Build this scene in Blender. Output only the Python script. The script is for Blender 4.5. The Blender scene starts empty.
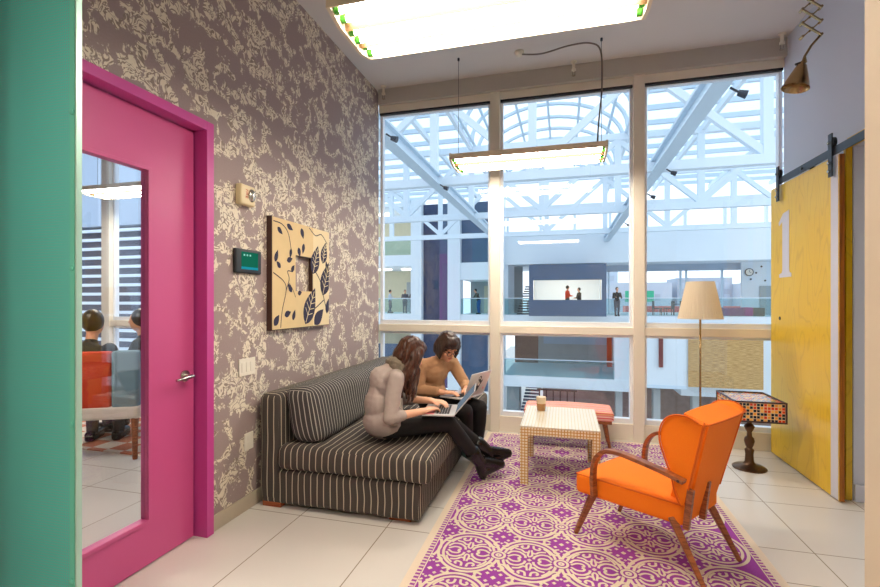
import bpy, math, random
from mathutils import Vector, Matrix, noise
from math import sin, cos, pi, radians
random.seed(7)
SC = bpy.context.scene
COL = SC.collection

# ------------------------------------------------------------------ colour / material helpers
def lin(c):
    r = []
    for v in c[:3]:
        v = v / 255.0
        r.append(v / 12.92 if v <= 0.04045 else ((v + 0.055) / 1.055) ** 2.4)
    return (r[0], r[1], r[2], 1.0)

def newmat(name):
    m = bpy.data.materials.new(name); m.use_nodes = True
    nt = m.node_tree; nt.nodes.clear()
    out = nt.nodes.new('ShaderNodeOutputMaterial')
    return m, nt, out

def N(nt, kind, **kw):
    n = nt.nodes.new(kind)
    for k, v in kw.items():
        if k.startswith('i_'):
            n.inputs[k[2:].replace('_', ' ')].default_value = v
        else:
            setattr(n, k, v)
    return n

def L(nt, a, ai, b, bi):
    nt.links.new(a.outputs[ai], b.inputs[bi])

def mth(nt, op, a, b=None, c=None, clamp=False):
    n = nt.nodes.new('ShaderNodeMath'); n.operation = op; n.use_clamp = clamp
    for i, v in enumerate((a, b, c)):
        if v is None: continue
        if isinstance(v, (int, float)): n.inputs[i].default_value = v
        else: nt.links.new(v, n.inputs[i])
    return n.outputs[0]

def mixc(nt, fac, a, b):
    n = nt.nodes.new('ShaderNodeMix'); n.data_type = 'RGBA'
    for i, v in ((0, fac), (6, a), (7, b)):
        if isinstance(v, (int, float)): n.inputs[i].default_value = v
        elif isinstance(v, tuple): n.inputs[i].default_value = v
        else: nt.links.new(v, n.inputs[i])
    return n.outputs[2]

def ramp(nt, fac, lo, hi):
    n = nt.nodes.new('ShaderNodeMapRange'); n.interpolation_type = 'SMOOTHSTEP'
    nt.links.new(fac, n.inputs[0]); n.inputs[1].default_value = lo; n.inputs[2].default_value = hi
    return n.outputs[0]

def coords(nt, kind='Object', scale=None):
    t = nt.nodes.new('ShaderNodeTexCoord')
    o = t.outputs[kind]
    if scale:
        m = nt.nodes.new('ShaderNodeMapping'); m.inputs['Scale'].default_value = scale
        nt.links.new(o, m.inputs[0]); o = m.outputs[0]
    return o

def noi(nt, vec, scale, detail=2, dist=0.0, rough=0.5):
    n = nt.nodes.new('ShaderNodeTexNoise'); nt.links.new(vec, n.inputs['Vector'])
    n.inputs['Scale'].default_value = scale; n.inputs['Detail'].default_value = detail
    n.inputs['Distortion'].default_value = dist; n.inputs['Roughness'].default_value = rough
    return n.outputs[0]

def bsdf(nt, out, col, rough=0.6, metal=0.0, spec=0.5, bump=None, bstr=0.2, bdist=0.01):
    p = nt.nodes.new('ShaderNodeBsdfPrincipled')
    if isinstance(col, tuple): p.inputs['Base Color'].default_value = col
    else: nt.links.new(col, p.inputs['Base Color'])
    if isinstance(rough, (int, float)): p.inputs['Roughness'].default_value = rough
    else: nt.links.new(rough, p.inputs['Roughness'])
    p.inputs['Metallic'].default_value = metal
    p.inputs['Specular IOR Level'].default_value = spec
    if bump is not None:
        b = nt.nodes.new('ShaderNodeBump'); b.inputs['Strength'].default_value = bstr
        b.inputs['Distance'].default_value = bdist
        nt.links.new(bump, b.inputs['Height']); nt.links.new(b.outputs[0], p.inputs['Normal'])
    nt.links.new(p.outputs[0], out.inputs[0])
    return p

def plain(name, rgb, rough=0.6, metal=0.0, spec=0.5, var=0.06, vscale=12.0, bstr=0.0):
    m, nt, out = newmat(name)
    c = lin(rgb); v = coords(nt)
    n = noi(nt, v, vscale, 3)
    a = tuple(x * (1 - var) for x in c[:3]) + (1,); b = tuple(min(1, x * (1 + var)) for x in c[:3]) + (1,)
    bsdf(nt, out, mixc(nt, n, a, b), rough, metal, spec, noi(nt, v, vscale * 12, 2) if bstr else None, bstr, 0.003)
    return m

def emit(name, rgb, strength):
    m, nt, out = newmat(name)
    e = N(nt, 'ShaderNodeEmission'); e.inputs[0].default_value = lin(rgb); e.inputs[1].default_value = strength
    L(nt, e, 0, out, 0)
    return m

def glassmat(name, tint=(1, 1, 1, 1), ior=1.45, mult=1.0):
    m, nt, out = newmat(name)
    t = N(nt, 'ShaderNodeBsdfTransparent'); t.inputs[0].default_value = tint
    g = N(nt, 'ShaderNodeBsdfGlossy'); g.inputs['Roughness'].default_value = 0.0
    g.inputs[0].default_value = (1, 1, 1, 1)
    f = N(nt, 'ShaderNodeLayerWeight'); f0 = ((ior - 1) / (ior + 1)) ** 2
    k = mth(nt, 'MULTIPLY', mth(nt, 'ADD', mth(nt, 'MULTIPLY', mth(nt, 'POWER', f.outputs['Facing'], 5.0), 1 - f0), f0), mult, clamp=True)
    s = N(nt, 'ShaderNodeMixShader'); nt.links.new(k, s.inputs[0]); L(nt, t, 0, s, 1); L(nt, g, 0, s, 2)
    L(nt, s, 0, out, 0)
    return m

M = {}
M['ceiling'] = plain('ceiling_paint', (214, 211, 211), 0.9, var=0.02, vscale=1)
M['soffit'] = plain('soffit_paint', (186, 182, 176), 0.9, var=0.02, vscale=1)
M['wall'] = plain('grey_wall_paint', (208, 214, 230), 0.8, var=0.02, vscale=1)
M['beige'] = plain('beige_wall_paint', (208, 192, 170), 0.8, var=0.02, vscale=1)
M['frame'] = plain('cream_window_frame', (232, 225, 211), 0.45, var=0.01)
M['whiteframe'] = plain('white_window_frame', (236, 240, 246), 0.35, var=0.01)
M['black'] = plain('black_metal', (22, 24, 30), 0.45, var=0.1)
M['greycord'] = plain('grey_brown_cord', (118, 106, 98), 0.6)
M['darkmetal'] = plain('dark_steel', (52, 56, 66), 0.4, 0.3, var=0.1)
M['bracket'] = plain('blackened_iron', (30, 33, 44), 0.4, 0.2)
M['steel'] = plain('brushed_steel', (190, 186, 178), 0.25, 0.95)
M['brass'] = plain('aged_brass', (170, 146, 108), 0.25, 0.95)
M['bronze'] = plain('dark_bronze', (92, 68, 50), 0.3, 0.8)
M['pink'] = plain('pink_door_paint', (204, 84, 142), 0.38, var=0.02, vscale=2)
M['pinktrim'] = plain('magenta_frame_paint', (196, 70, 148), 0.4, var=0.02, vscale=2)
M['baseboard'] = plain('stone_baseboard', (190, 178, 158), 0.6)
M['whiteplastic'] = plain('white_plastic', (232, 226, 212), 0.4, var=0.01)
M['creamplastic'] = plain('cream_plastic', (222, 204, 160), 0.4, var=0.01)
M['red'] = plain('red_print', (190, 40, 30), 0.5)
M['tubeglass'] = emit('fluorescent_tube', (255, 243, 224), 47.0)
M['fixture'] = plain('fixture_enamel', (226, 214, 190), 0.4, var=0.01)
M['fixturecap'] = plain('green_lamp_holder', (66, 150, 40), 0.5)
M['ridge'] = plain('tan_reflector_ridge', (120, 90, 56), 0.5)
M['fixtureside'] = plain('fixture_side_grey', (150, 138, 120), 0.45)
M['white'] = plain('white_wall', (226, 234, 240), 0.75, var=0.02, vscale=0.4)
M['steelwhite'] = plain('white_painted_steel', (228, 238, 246), 0.5, var=0.02, vscale=0.5)
M['steelblue'] = plain('pale_blue_painted_steel', (206, 222, 234), 0.5, var=0.02, vscale=0.5)
M['navy'] = plain('navy_panel', (74, 96, 124), 0.35, var=0.25, vscale=0.9)
M['navydark'] = plain('navy_tile', (46, 60, 92), 0.35, var=0.4, vscale=2.0)
M['purple'] = plain('purple_panel', (100, 82, 122), 0.4, var=0.1)
M['roomwarm'] = plain('cream_room_wall', (214, 206, 176), 0.8, var=0.04)
M['roomgrey'] = plain('grey_room_wall', (168, 176, 178), 0.8, var=0.04)
M['concrete'] = plain('pale_concrete', (186, 190, 190), 0.7, var=0.1, vscale=1.5)
M['stair'] = plain('stair_slate', (60, 76, 98), 0.6)
M['wood'] = None
M['glass'] = glassmat('window_glass', (0.96, 0.98, 1, 1), 1.5)
M['doorglass'] = glassmat('door_glass', (0.95, 0.97, 1, 1), 1.5, 1.0)
M['railglass'] = glassmat('railing_glass', (0.72, 0.86, 0.88, 1), 1.5)
M['roofglass'] = glassmat('skylight_glass', (0.9, 0.96, 1, 1), 1.3, 0.3)
M['skin'] = plain('skin', (226, 166, 132), 0.5, var=0.05, vscale=20)
M['skinpale'] = plain('pale_skin', (232, 178, 146), 0.5, var=0.05, vscale=20)
M['lip'] = plain('lips', (186, 88, 78), 0.5)
M['eyewhite'] = plain('eye_white', (230, 226, 220), 0.3)
M['eyedark'] = plain('eye_iris', (40, 26, 18), 0.3)
M['blackpants'] = plain('black_leggings', (24, 22, 24), 0.85, bstr=0.2)
M['boot'] = plain('black_leather', (20, 18, 18), 0.22, var=0.2, vscale=40)
M['jacket'] = plain('grey_linen', (172, 158, 152), 0.9, var=0.06, vscale=30, bstr=0.4)
M['scarf'] = plain('knitted_taupe', (132, 122, 106), 0.95, var=0.35, vscale=70, bstr=1.0)
M['tan'] = plain('tan_wool', (186, 142, 104), 0.9, var=0.05, vscale=40, bstr=0.4)
M['laptop'] = plain('laptop_aluminium', (206, 204, 204), 0.3, 0.4, var=0.01)
M['keys'] = plain('black_keys', (30, 30, 34), 0.5)
M['pinkcase'] = plain('pink_case', (232, 142, 150), 0.5)
M['screen'] = emit('laptop_screen', (150, 170, 190), 0.5)
M['teal'] = plain('teal_shoe', (70, 104, 98), 0.6)
M['charcoal'] = plain('charcoal_cloth', (48, 48, 46), 0.9)
M['slate'] = plain('slate_cloth', (86, 88, 96), 0.9)
M['denim'] = plain('blue_denim', (50, 88, 168), 0.9)
M['redcloth'] = plain('red_cloth', (206, 62, 32), 0.9)
M['brownjacket'] = plain('brown_leather', (64, 42, 30), 0.6)
M['palecloth'] = plain('pale_cloth', (190, 200, 212), 0.9)
M['orange_piping'] = plain('dark_orange_piping', (222, 98, 0), 0.8)
M['bamboo'] = None
M['thermoscreen'] = emit('thermostat_screen', (36, 138, 108), 0.55)
M['thermotext'] = emit('thermostat_text', (160, 240, 220), 0.8)
M['thermobar'] = emit('thermostat_bar', (40, 170, 190), 0.7)
M['glow'] = emit('lit_ceiling_panel', (255, 240, 215), 7.0)
M['aluminium'] = plain('anodised_edge', (176, 214, 200), 0.35, 0.4)
M['tealpaint'] = plain('turquoise_powder_coat', (100, 192, 174), 0.5)
M['carbon'] = plain('dark_brown_wood', (64, 34, 26), 0.4)
M['magenta'] = plain('magenta_upholstery', (186, 52, 122), 0.9)
M['plum'] = plain('plum_upholstery', (156, 72, 112), 0.9)
M['olive'] = plain('olive_upholstery', (88, 74, 62), 0.9)
M['redpaint'] = plain('dark_red_paint', (112, 40, 40), 0.6)
M['rustpaint'] = plain('rust_paint', (184, 70, 40), 0.6)
M['skyblue'] = plain('pale_city', (190, 206, 222), 0.9, var=0.08, vscale=0.6)
M['city'] = plain('grey_city', (178, 192, 208), 0.9, var=0.15, vscale=0.5)
M['carred'] = plain('red_vehicles', (216, 92, 84), 0.6)
M['green'] = plain('green_sign', (50, 190, 150), 0.6)
M['brick'] = plain('mottled_brick', (164, 140, 132), 0.9, var=0.3, vscale=3)

def wood(name, c1, c2, sc=(3, 30, 30), rough=0.4):
    m, nt, out = newmat(name)
    v = coords(nt, 'Object', sc)
    n = noi(nt, v, 1.6, 4, 1.5)
    bsdf(nt, out, mixc(nt, ramp(nt, n, 0.3, 0.7), lin(c1), lin(c2)), rough)
    return m
M['wood'] = wood('walnut_wood', (166, 96, 52), (118, 62, 32), (6, 6, 40), 0.35)
M['walnut'] = M['wood']
M['footwood'] = wood('reddish_foot_wood', (176, 90, 44), (138, 64, 30))
M['ply_edge'] = wood('plywood_edge', (176, 108, 20), (120, 62, 10), (60, 60, 1))
M['woodpanel'] = wood('brown_panel', (130, 98, 84), (104, 76, 66))

# plywood door: yellow stain with cathedral grain
m, nt, out = newmat('yellow_stained_plywood')
v = coords(nt, 'Object', (1, 1.5, 0.42))
n = noi(nt, v, 1.7, 2, 0.4)
w = mth(nt, 'PINGPONG', mth(nt, 'MULTIPLY', n, 17.0), 0.5)
g = ramp(nt, w, 0.36, 0.5)
f2 = noi(nt, coords(nt, 'Object', (1, 40, 2)), 3, 4)
base = mixc(nt, f2, lin((236, 196, 24)), lin((224, 176, 8)))
base = mixc(nt, ramp(nt, noi(nt, coords(nt), 1.3, 2), 0.35, 0.75), base, lin((230, 196, 70)))
bsdf(nt, out, mixc(nt, mth(nt, 'MULTIPLY', g, 0.22), base, lin((170, 116, 6))), 0.33)
M['yellow'] = m
M['doorpaint'] = plain('lavender_white_paint', (206, 204, 214), 0.5, var=0.03)

# woven bamboo
m, nt, out = newmat('woven_bamboo')
v = coords(nt, 'Object', (2.5, 1, 40))
n = noi(nt, v, 1.2, 3)
bsdf(nt, out, mixc(nt, ramp(nt, n, 0.3, 0.7), lin((214, 176, 120)), lin((160, 120, 70))), 0.8)
M['bamboo'] = m

# floor: large pale tiles, joints at measured rows
m, nt, out = newmat('pale_floor_tile')
tc = coords(nt); sp = N(nt, 'ShaderNodeSeparateXYZ'); nt.links.new(tc, sp.inputs[0])
dx = mth(nt, 'PINGPONG', mth(nt, 'SUBTRACT', sp.outputs[0], 1.37 - 12.24), 0.306)
dist = dx
for yy in (4.78, 4.42, 4.09, 3.74, 3.05, 2.70, 2.48, 1.67, 1.32, 0.63, -0.06, -0.75, -1.44):
    if yy == 2.48: continue
    dist = mth(nt, 'MINIMUM', dist, mth(nt, 'ABSOLUTE', mth(nt, 'SUBTRACT', sp.outputs[1], yy)))
gr = ramp(nt, dist, 0.0018, 0.0045)
cl = mixc(nt, noi(nt, tc, 1.7, 3), lin((219, 214, 207)), lin((222, 218, 212)))
bsdf(nt, out, mixc(nt, gr, lin((150, 138, 122)), cl), 0.27, 0, 0.4)
M['floor'] = m

# toile wallpaper
m, nt, out = newmat('toile_wallpaper')
tc = coords(nt); sp = N(nt, 'ShaderNodeSeparateXYZ'); nt.links.new(tc, sp.inputs[0])
cb = N(nt, 'ShaderNodeCombineXYZ'); nt.links.new(sp.outputs[1], cb.inputs[0]); nt.links.new(sp.outputs[2], cb.inputs[1])
warp = N(nt, 'ShaderNodeTexNoise'); warp.inputs['Scale'].default_value = 6; warp.inputs['Detail'].default_value = 2
nt.links.new(cb.outputs[0], warp.inputs['Vector'])
va = N(nt, 'ShaderNodeVectorMath', operation='MULTIPLY_ADD'); nt.links.new(warp.outputs[1], va.inputs[0])
va.inputs[1].default_value = (0.12, 0.12, 0); nt.links.new(cb.outputs[0], va.inputs[2])
mp = N(nt, 'ShaderNodeMapping'); mp.inputs['Scale'].default_value = (3.2, 4.6, 1); nt.links.new(va.outputs[0], mp.inputs[0])
vo = N(nt, 'ShaderNodeTexVoronoi'); vo.inputs['Scale'].default_value = 1.0; vo.inputs['Randomness'].default_value = 0.75
nt.links.new(mp.outputs[0], vo.inputs['Vector'])
isl = mth(nt, 'SUBTRACT', 0.36, vo.outputs['Distance'])
hill = mth(nt, 'SUBTRACT', 0.05, mth(nt, 'ABSOLUTE', mth(nt, 'SUBTRACT', noi(nt, mp.outputs[0], 0.9, 1), 0.5)))
isl = mth(nt, 'MAXIMUM', mth(nt, 'MULTIPLY', isl, 0.55), mth(nt, 'MULTIPLY', hill, 2.0))
mp2 = N(nt, 'ShaderNodeMapping'); mp2.inputs['Scale'].default_value = (1.3, 1.0, 1); nt.links.new(cb.outputs[0], mp2.inputs[0])
fine = noi(nt, mp2.outputs[0], 11, 6, 0.8, 0.58)
mask = ramp(nt, mth(nt, 'ADD', fine, isl), 0.485, 0.53)
hat = ramp(nt, mth(nt, 'PINGPONG', mth(nt, 'MULTIPLY', noi(nt, cb.outputs[0], 13, 3, 0.8), 7.0), 0.5), 0.24, 0.42)
cream = mixc(nt, hat, lin((228, 218, 200)), lin((146, 130, 120)))
ground = mixc(nt, noi(nt, cb.outputs[0], 90, 1), lin((152, 134, 132)), lin((164, 146, 144)))
bsdf(nt, out, mixc(nt, mask, ground, cream), 0.7)
M['wallpaper'] = m

# perforated turquoise metal
m, nt, out = newmat('perforated_turquoise_metal')
tc = coords(nt, 'Object', (125, 125, 125)); sp = N(nt, 'ShaderNodeSeparateXYZ'); nt.links.new(tc, sp.inputs[0])
a = mth(nt, 'SUBTRACT', mth(nt, 'FRACT', sp.outputs[0]), 0.5)
b = mth(nt, 'SUBTRACT', mth(nt, 'FRACT', mth(nt, 'ADD', sp.outputs[2], 0.0)), 0.5)
r = mth(nt, 'SQRT', mth(nt, 'ADD', mth(nt, 'MULTIPLY', a, a), mth(nt, 'MULTIPLY', b, b)))
hole = ramp(nt, r, 0.22, 0.34)
bsdf(nt, out, mixc(nt, hole, lin((124, 158, 162)), lin((74, 192, 184))), 0.5)
M['perf'] = m

# striped upholstery (uses UV.x in metres)
def stripes(name, base, line, pitch, width, rough=0.9):
    m, nt, out = newmat(name)
    uv = coords(nt, 'UV'); sp = N(nt, 'ShaderNodeSeparateXYZ'); nt.links.new(uv, sp.inputs[0])
    nn = noi(nt, uv, 3.0, 1)
    u = mth(nt, 'ADD', sp.outputs[0], mth(nt, 'MULTIPLY', nn, 0.018))
    fr = mth(nt, 'PINGPONG', u, pitch / 2)
    s = ramp(nt, fr, width / 2 * 0.8, width / 2 * 1.25)
    twill = noi(nt, coords(nt, 'UV', (300, 120, 1)), 1, 1)
    bc = mixc(nt, twill, lin(base), lin(tuple(min(255, c * 1.3 + 4) for c in base)))
    bsdf(nt, out, mixc(nt, s, lin(line), bc), rough)
    return m
M['stripe'] = stripes('pinstripe_upholstery', (58, 52, 49), (186, 176, 154), 0.048, 0.0064)
M['stripefine'] = stripes('fine_pinstripe_upholstery', (52, 49, 50), (178, 174, 164), 0.038, 0.0060)

# orange upholstery
m, nt, out = newmat('orange_wool')
tc = coords(nt); f = noi(nt, tc, 260, 2)
bsdf(nt, out, mixc(nt, f, lin((252, 134, 0)), lin((246, 116, 0))), 0.85, bump=f, bstr=0.25, bdist=0.002)
M['orange'] = m
# bench stripes
m, nt, out = newmat('bench_ikat_stripes')
tc = coords(nt); sp = N(nt, 'ShaderNodeSeparateXYZ'); nt.links.new(tc, sp.inputs[0])
k = mth(nt, 'ADD', sp.outputs[1], mth(nt, 'MULTIPLY', sp.outputs[2], 1.0))
cr = N(nt, 'ShaderNodeValToRGB'); cr.color_ramp.interpolation = 'CONSTANT'
els = [(0, (238, 140, 138)), (.14, (246, 196, 188)), (.24, (228, 100, 108)), (.36, (246, 208, 196)), (.46, (236, 150, 146)), (.6, (236, 180, 130)), (.7, (226, 100, 96)), (.84, (248, 206, 176))]
while len(cr.color_ramp.elements) < len(els): cr.color_ramp.elements.new(0.5)
for e, (p, c) in zip(cr.color_ramp.elements, els): e.position = p; e.color = lin(c)
nt.links.new(mth(nt, 'FRACT', mth(nt, 'MULTIPLY', k, 10.0)), cr.inputs[0])
bsdf(nt, out, cr.outputs[0], 0.85)
M['bench'] = m
# gold-edged white mosaic of coffee table
def gridmat(name, ca, cb_, n, w, rough=0.25, spec=0.5):
    m, nt, out = newmat(name)
    tc = coords(nt, 'Object', (n, n, n)); sp = N(nt, 'ShaderNodeSeparateXYZ'); nt.links.new(tc, sp.inputs[0])
    d = None
    for i in range(3):
        g = N(nt, 'ShaderNodeNewGeometry'); 
        x = mth(nt, 'PINGPONG', mth(nt, 'ADD', sp.outputs[i], 0.37), 0.5)
        # ignore the axis along the face normal
        s2 = N(nt, 'ShaderNodeSeparateXYZ'); tcn = N(nt, 'ShaderNodeTexCoord'); nt.links.new(tcn.outputs['Normal'], s2.inputs[0])
        big = mth(nt, 'GREATER_THAN', mth(nt, 'ABSOLUTE', s2.outputs[i]), 0.7)
        x = mth(nt, 'ADD', x, big)
        d = x if d is None else mth(nt, 'MINIMUM', d, x)
    gsel = ramp(nt, d, w, w + 0.06)
    bsdf(nt, out, mixc(nt, gsel, lin(cb_), lin(ca)), rough, 0, spec)
    return m
M['tabletile'] = gridmat('cream_grid_inlay', (232, 220, 192), (196, 150, 84), 44, 0.13)
M['tabletop'] = gridmat('pale_grid_inlay_top', (226, 222, 210), (212, 196, 160), 40, 0.08, 0.2)
# coloured mosaic
m, nt, out = newmat('coloured_mosaic')
tc = coords(nt, 'Object', (40, 40, 40))
sc_ = N(nt, 'ShaderNodeVectorMath', operation='FLOOR'); nt.links.new(tc, sc_.inputs[0])
wn = N(nt, 'ShaderNodeTexWhiteNoise', noise_dimensions='3D'); nt.links.new(sc_.outputs[0], wn.inputs[0])
cr = N(nt, 'ShaderNodeValToRGB'); cr.color_ramp.interpolation = 'CONSTANT'
els = [(0, (24, 28, 34)), (.3, (226, 70, 30)), (.52, (240, 160, 50)), (.75, (250, 190, 90)), (.86, (40, 60, 70))]
while len(cr.color_ramp.elements) < len(els): cr.color_ramp.elements.new(0.5)
for e, (p, c) in zip(cr.color_ramp.elements, els): e.position = p; e.color = lin(c)
nt.links.new(wn.outputs[0], cr.inputs[0])
sp = N(nt, 'ShaderNodeSeparateXYZ'); nt.links.new(tc, sp.inputs[0])
tcn = N(nt, 'ShaderNodeTexCoord'); s2 = N(nt, 'ShaderNodeSeparateXYZ'); nt.links.new(tcn.outputs['Normal'], s2.inputs[0])
d = None
for i in range(3):
    x = mth(nt, 'PINGPONG', sp.outputs[i], 0.5)
    x = mth(nt, 'ADD', x, mth(nt, 'GREATER_THAN', mth(nt, 'ABSOLUTE', s2.outputs[i]), 0.7))
    d = x if d is None else mth(nt, 'MINIMUM', d, x)
bsdf(nt, out, mixc(nt, ramp(nt, d, 0.07, 0.13), lin((236, 200, 150)), cr.outputs[0]), 0.15)
M['mosaic'] = m
# rug
m, nt, out = newmat('purple_pile')
f = noi(nt, coords(nt), 320, 2)
bsdf(nt, out, mixc(nt, mth(nt, 'MULTIPLY', f, 1.0), lin((140, 46, 146)), lin((164, 72, 170))), 0.95, bump=f, bstr=0.5, bdist=0.003)
M['rugpurple'] = m
m, nt, out = newmat('cream_pile')
f = noi(nt, coords(nt), 320, 2)
bsdf(nt, out, mixc(nt, f, lin((214, 196, 172)), lin((236, 222, 202))), 0.95, bump=f, bstr=0.5, bdist=0.003)
M['rugcream'] = m
m, nt, out = newmat('orange_white_rug')
tc = coords(nt, 'Object', (5, 5, 5)); ck = N(nt, 'ShaderNodeTexChecker'); ck.inputs['Scale'].default_value = 1
ck.inputs[1].default_value = lin((228, 214, 196)); ck.inputs[2].default_value = lin((206, 128, 96)); nt.links.new(tc, ck.inputs[0])
bsdf(nt, out, ck.outputs[0], 0.95)
M['rug2'] = m
# lamp shade
m, nt, out = newmat('pleated_shade_cloth')
d1 = N(nt, 'ShaderNodeBsdfDiffuse'); d1.inputs[0].default_value = lin((240, 226, 202))
t1 = N(nt, 'ShaderNodeBsdfTranslucent'); t1.inputs[0].default_value = lin((240, 222, 190))
s = N(nt, 'ShaderNodeMixShader'); s.inputs[0].default_value = 0.4; L(nt, d1, 0, s, 1); L(nt, t1, 0, s, 2); L(nt, s, 0, out, 0)
M['shade'] = m
# hair
def hairmat(name, a, b):
    m, nt, out = newmat(name)
    v = coords(nt, 'Object', (60, 60, 8)); n = noi(nt, v, 3, 4, 1.0)
    bsdf(nt, out, mixc(nt, ramp(nt, n, 0.3, 0.7), lin(a), lin(b)), 0.38)
    return m
M['hairbrown'] = hairmat('auburn_hair', (34, 18, 12), (84, 44, 24))
M['hairdark'] = hairmat('dark_brown_hair', (30, 18, 14), (70, 44, 32))
M['hairblack'] = hairmat('black_hair', (20, 16, 16), (44, 34, 30))
M['artcream'] = plain('printed_cream_fabric', (222, 196, 148), 0.85, var=0.08, vscale=9)
M['artcream2'] = plain('printed_ivory_fabric', (232, 214, 174), 0.85, var=0.05, vscale=9)
M['artink'] = plain('indigo_print', (48, 44, 70), 0.85, var=0.1)

# ------------------------------------------------------------------ mesh helpers
def vec(*a): return Vector(a)
class MB:
    def __init__(s): s.v = []; s.f = []; s.m = []; s.uv = {}
    def add(s, vs, fs, m=0, T=None):
        o = len(s.v)
        for p in vs:
            p = Vector(p)
            s.v.append(T @ p if T else p)
        for f in fs: s.f.append(tuple(i + o for i in f)); s.m.append(m)
        return s
    def box(s, x0, x1, y0, y1, z0, z1, m=0, T=None):
        vs = [(x, y, z) for x in (x0, x1) for y in (y0, y1) for z in (z0, z1)]
        return s.add(vs, [(0, 1, 3, 2), (4, 6, 7, 5), (0, 4, 5, 1), (2, 3, 7, 6), (0, 2, 6, 4), (1, 5, 7, 3)], m, T)
    def beam(s, p0, p1, w, h, m=0, up=(0, 0, 1)):
        p0 = Vector(p0); p1 = Vector(p1); d = (p1 - p0).normalized(); u = Vector(up)
        if abs(d.dot(u)) > 0.98: u = Vector((0, 1, 0))
        a = d.cross(u).normalized(); b = a.cross(d).normalized()
        vs = [q + a * (w / 2 * i) + b * (h / 2 * j) for q in (p0, p1) for i, j in ((-1, -1), (1, -1), (1, 1), (-1, 1))]
        return s.add(vs, [(3, 2, 1, 0), (4, 5, 6, 7), (0, 1, 5, 4), (1, 2, 6, 5), (2, 3, 7, 6), (3, 0, 4, 7)], m)
    def tube(s, pts, r, n=10, m=0, caps=True, flat=None):
        pts = [Vector(p) for p in pts]; k = len(pts)
        rs = r if isinstance(r, (list, tuple)) else [r] * k
        t = [(pts[min(i + 1, k - 1)] - pts[max(i - 1, 0)]).normalized() for i in range(k)]
        u = Vector((0, 0, 1))
        if flat is not None: u = Vector(flat[0])
        if abs(t[0].dot(u)) > 0.95: u = Vector((0, 1, 0))
        a = t[0].cross(u).normalized(); vs = []
        for i in range(k):
            a = (a - t[i] * a.dot(t[i])).normalized(); b = t[i].cross(a)
            fx, fy = (1, 1) if flat is None else (flat[1], flat[2])
            for j in range(n):
                q = 2 * pi * j / n
                vs.append(pts[i] + (a * cos(q) * fx + b * sin(q) * fy) * rs[i])
        fs = []
        for i in range(k - 1):
            for j in range(n):
                j2 = (j + 1) % n
                fs.append((i * n + j, i * n + j2, (i + 1) * n + j2, (i + 1) * n + j))
        if caps: fs.append(tuple(reversed(range(n)))); fs.append(tuple((k - 1) * n + j for j in range(n)))
        return s.add(vs, fs, m)
    def rc(s, p0, p1, r0, r1, n=14):
        """round cone: closed, for remeshing"""
        p0 = Vector(p0); p1 = Vector(p1); d = p1 - p0; l = d.length; d.normalize()
        pts = []; rs = []
        for i in range(5):
            a = pi / 2 * (i / 4.0); pts.append(p0 - d * r0 * cos(a)); rs.append(max(r0 * sin(a), r0 * 0.05))
        for i in range(4, -1, -1):
            a = pi / 2 * (i / 4.0); pts.append(p1 + d * r1 * cos(a)); rs.append(max(r1 * sin(a), r1 * 0.05))
        return s.tube(pts, rs, n)
    def ball(s, c, r, n=16, k=10, T=None, m=0):
        c = Vector(c); rx, ry, rz = r if isinstance(r, (tuple, list)) else (r, r, r)
        vs = [c + Vector((0, 0, -rz))]
        for i in range(1, k):
            a = pi * i / k
            for j in range(n):
                q = 2 * pi * j / n
                vs.append(c + Vector((rx * sin(a) * cos(q), ry * sin(a) * sin(q), -rz * cos(a))))
        vs.append(c + Vector((0, 0, rz))); fs = []
        for j in range(n): fs.append((0, 1 + (j + 1) % n, 1 + j))
        for i in range(k - 2):
            for j in range(n):
                fs.append((1 + i * n + j, 1 + i * n + (j + 1) % n, 1 + (i + 1) * n + (j + 1) % n, 1 + (i + 1) * n + j))
        e = len(vs) - 1
        for j in range(n): fs.append((e, 1 + (k - 2) * n + j, 1 + (k - 2) * n + (j + 1) % n))
        return s.add(vs, fs, m, T)
    def lathe(s, prof, n=32, c=(0, 0, 0), m=0, T=None, pleat=0, np_=0):
        c = Vector(c); vs = []; fs = []
        for r, z in prof:
            for j in range(n):
                q = 2 * pi * j / n; rr = r * (1 + pleat * (1 if j % 2 else -1))
                vs.append(c + Vector((rr * cos(q), rr * sin(q), z)))
        for i in range(len(prof) - 1):
            for j in range(n):
                fs.append((i * n + j, i * n + (j + 1) % n, (i + 1) * n + (j + 1) % n, (i + 1) * n + j))
        return s.add(vs, fs, m, T)
    def prism(s, poly, a0, a1, axis='y', m=0, T=None):
        n = len(poly)
        def P(p, a):
            if axis == 'y': return (p[0], a, p[1])
            if axis == 'x': return (a, p[0], p[1])
            return (p[0], p[1], a)
        vs = [P(p, a0) for p in poly] + [P(p, a1) for p in poly]
        fs = [tuple(range(n)), tuple(reversed(range(n, 2 * n)))]
        for i in range(n): fs.append((i, i + n, (i + 1) % n + n, (i + 1) % n))
        return s.add(vs, fs, m, T)
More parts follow.
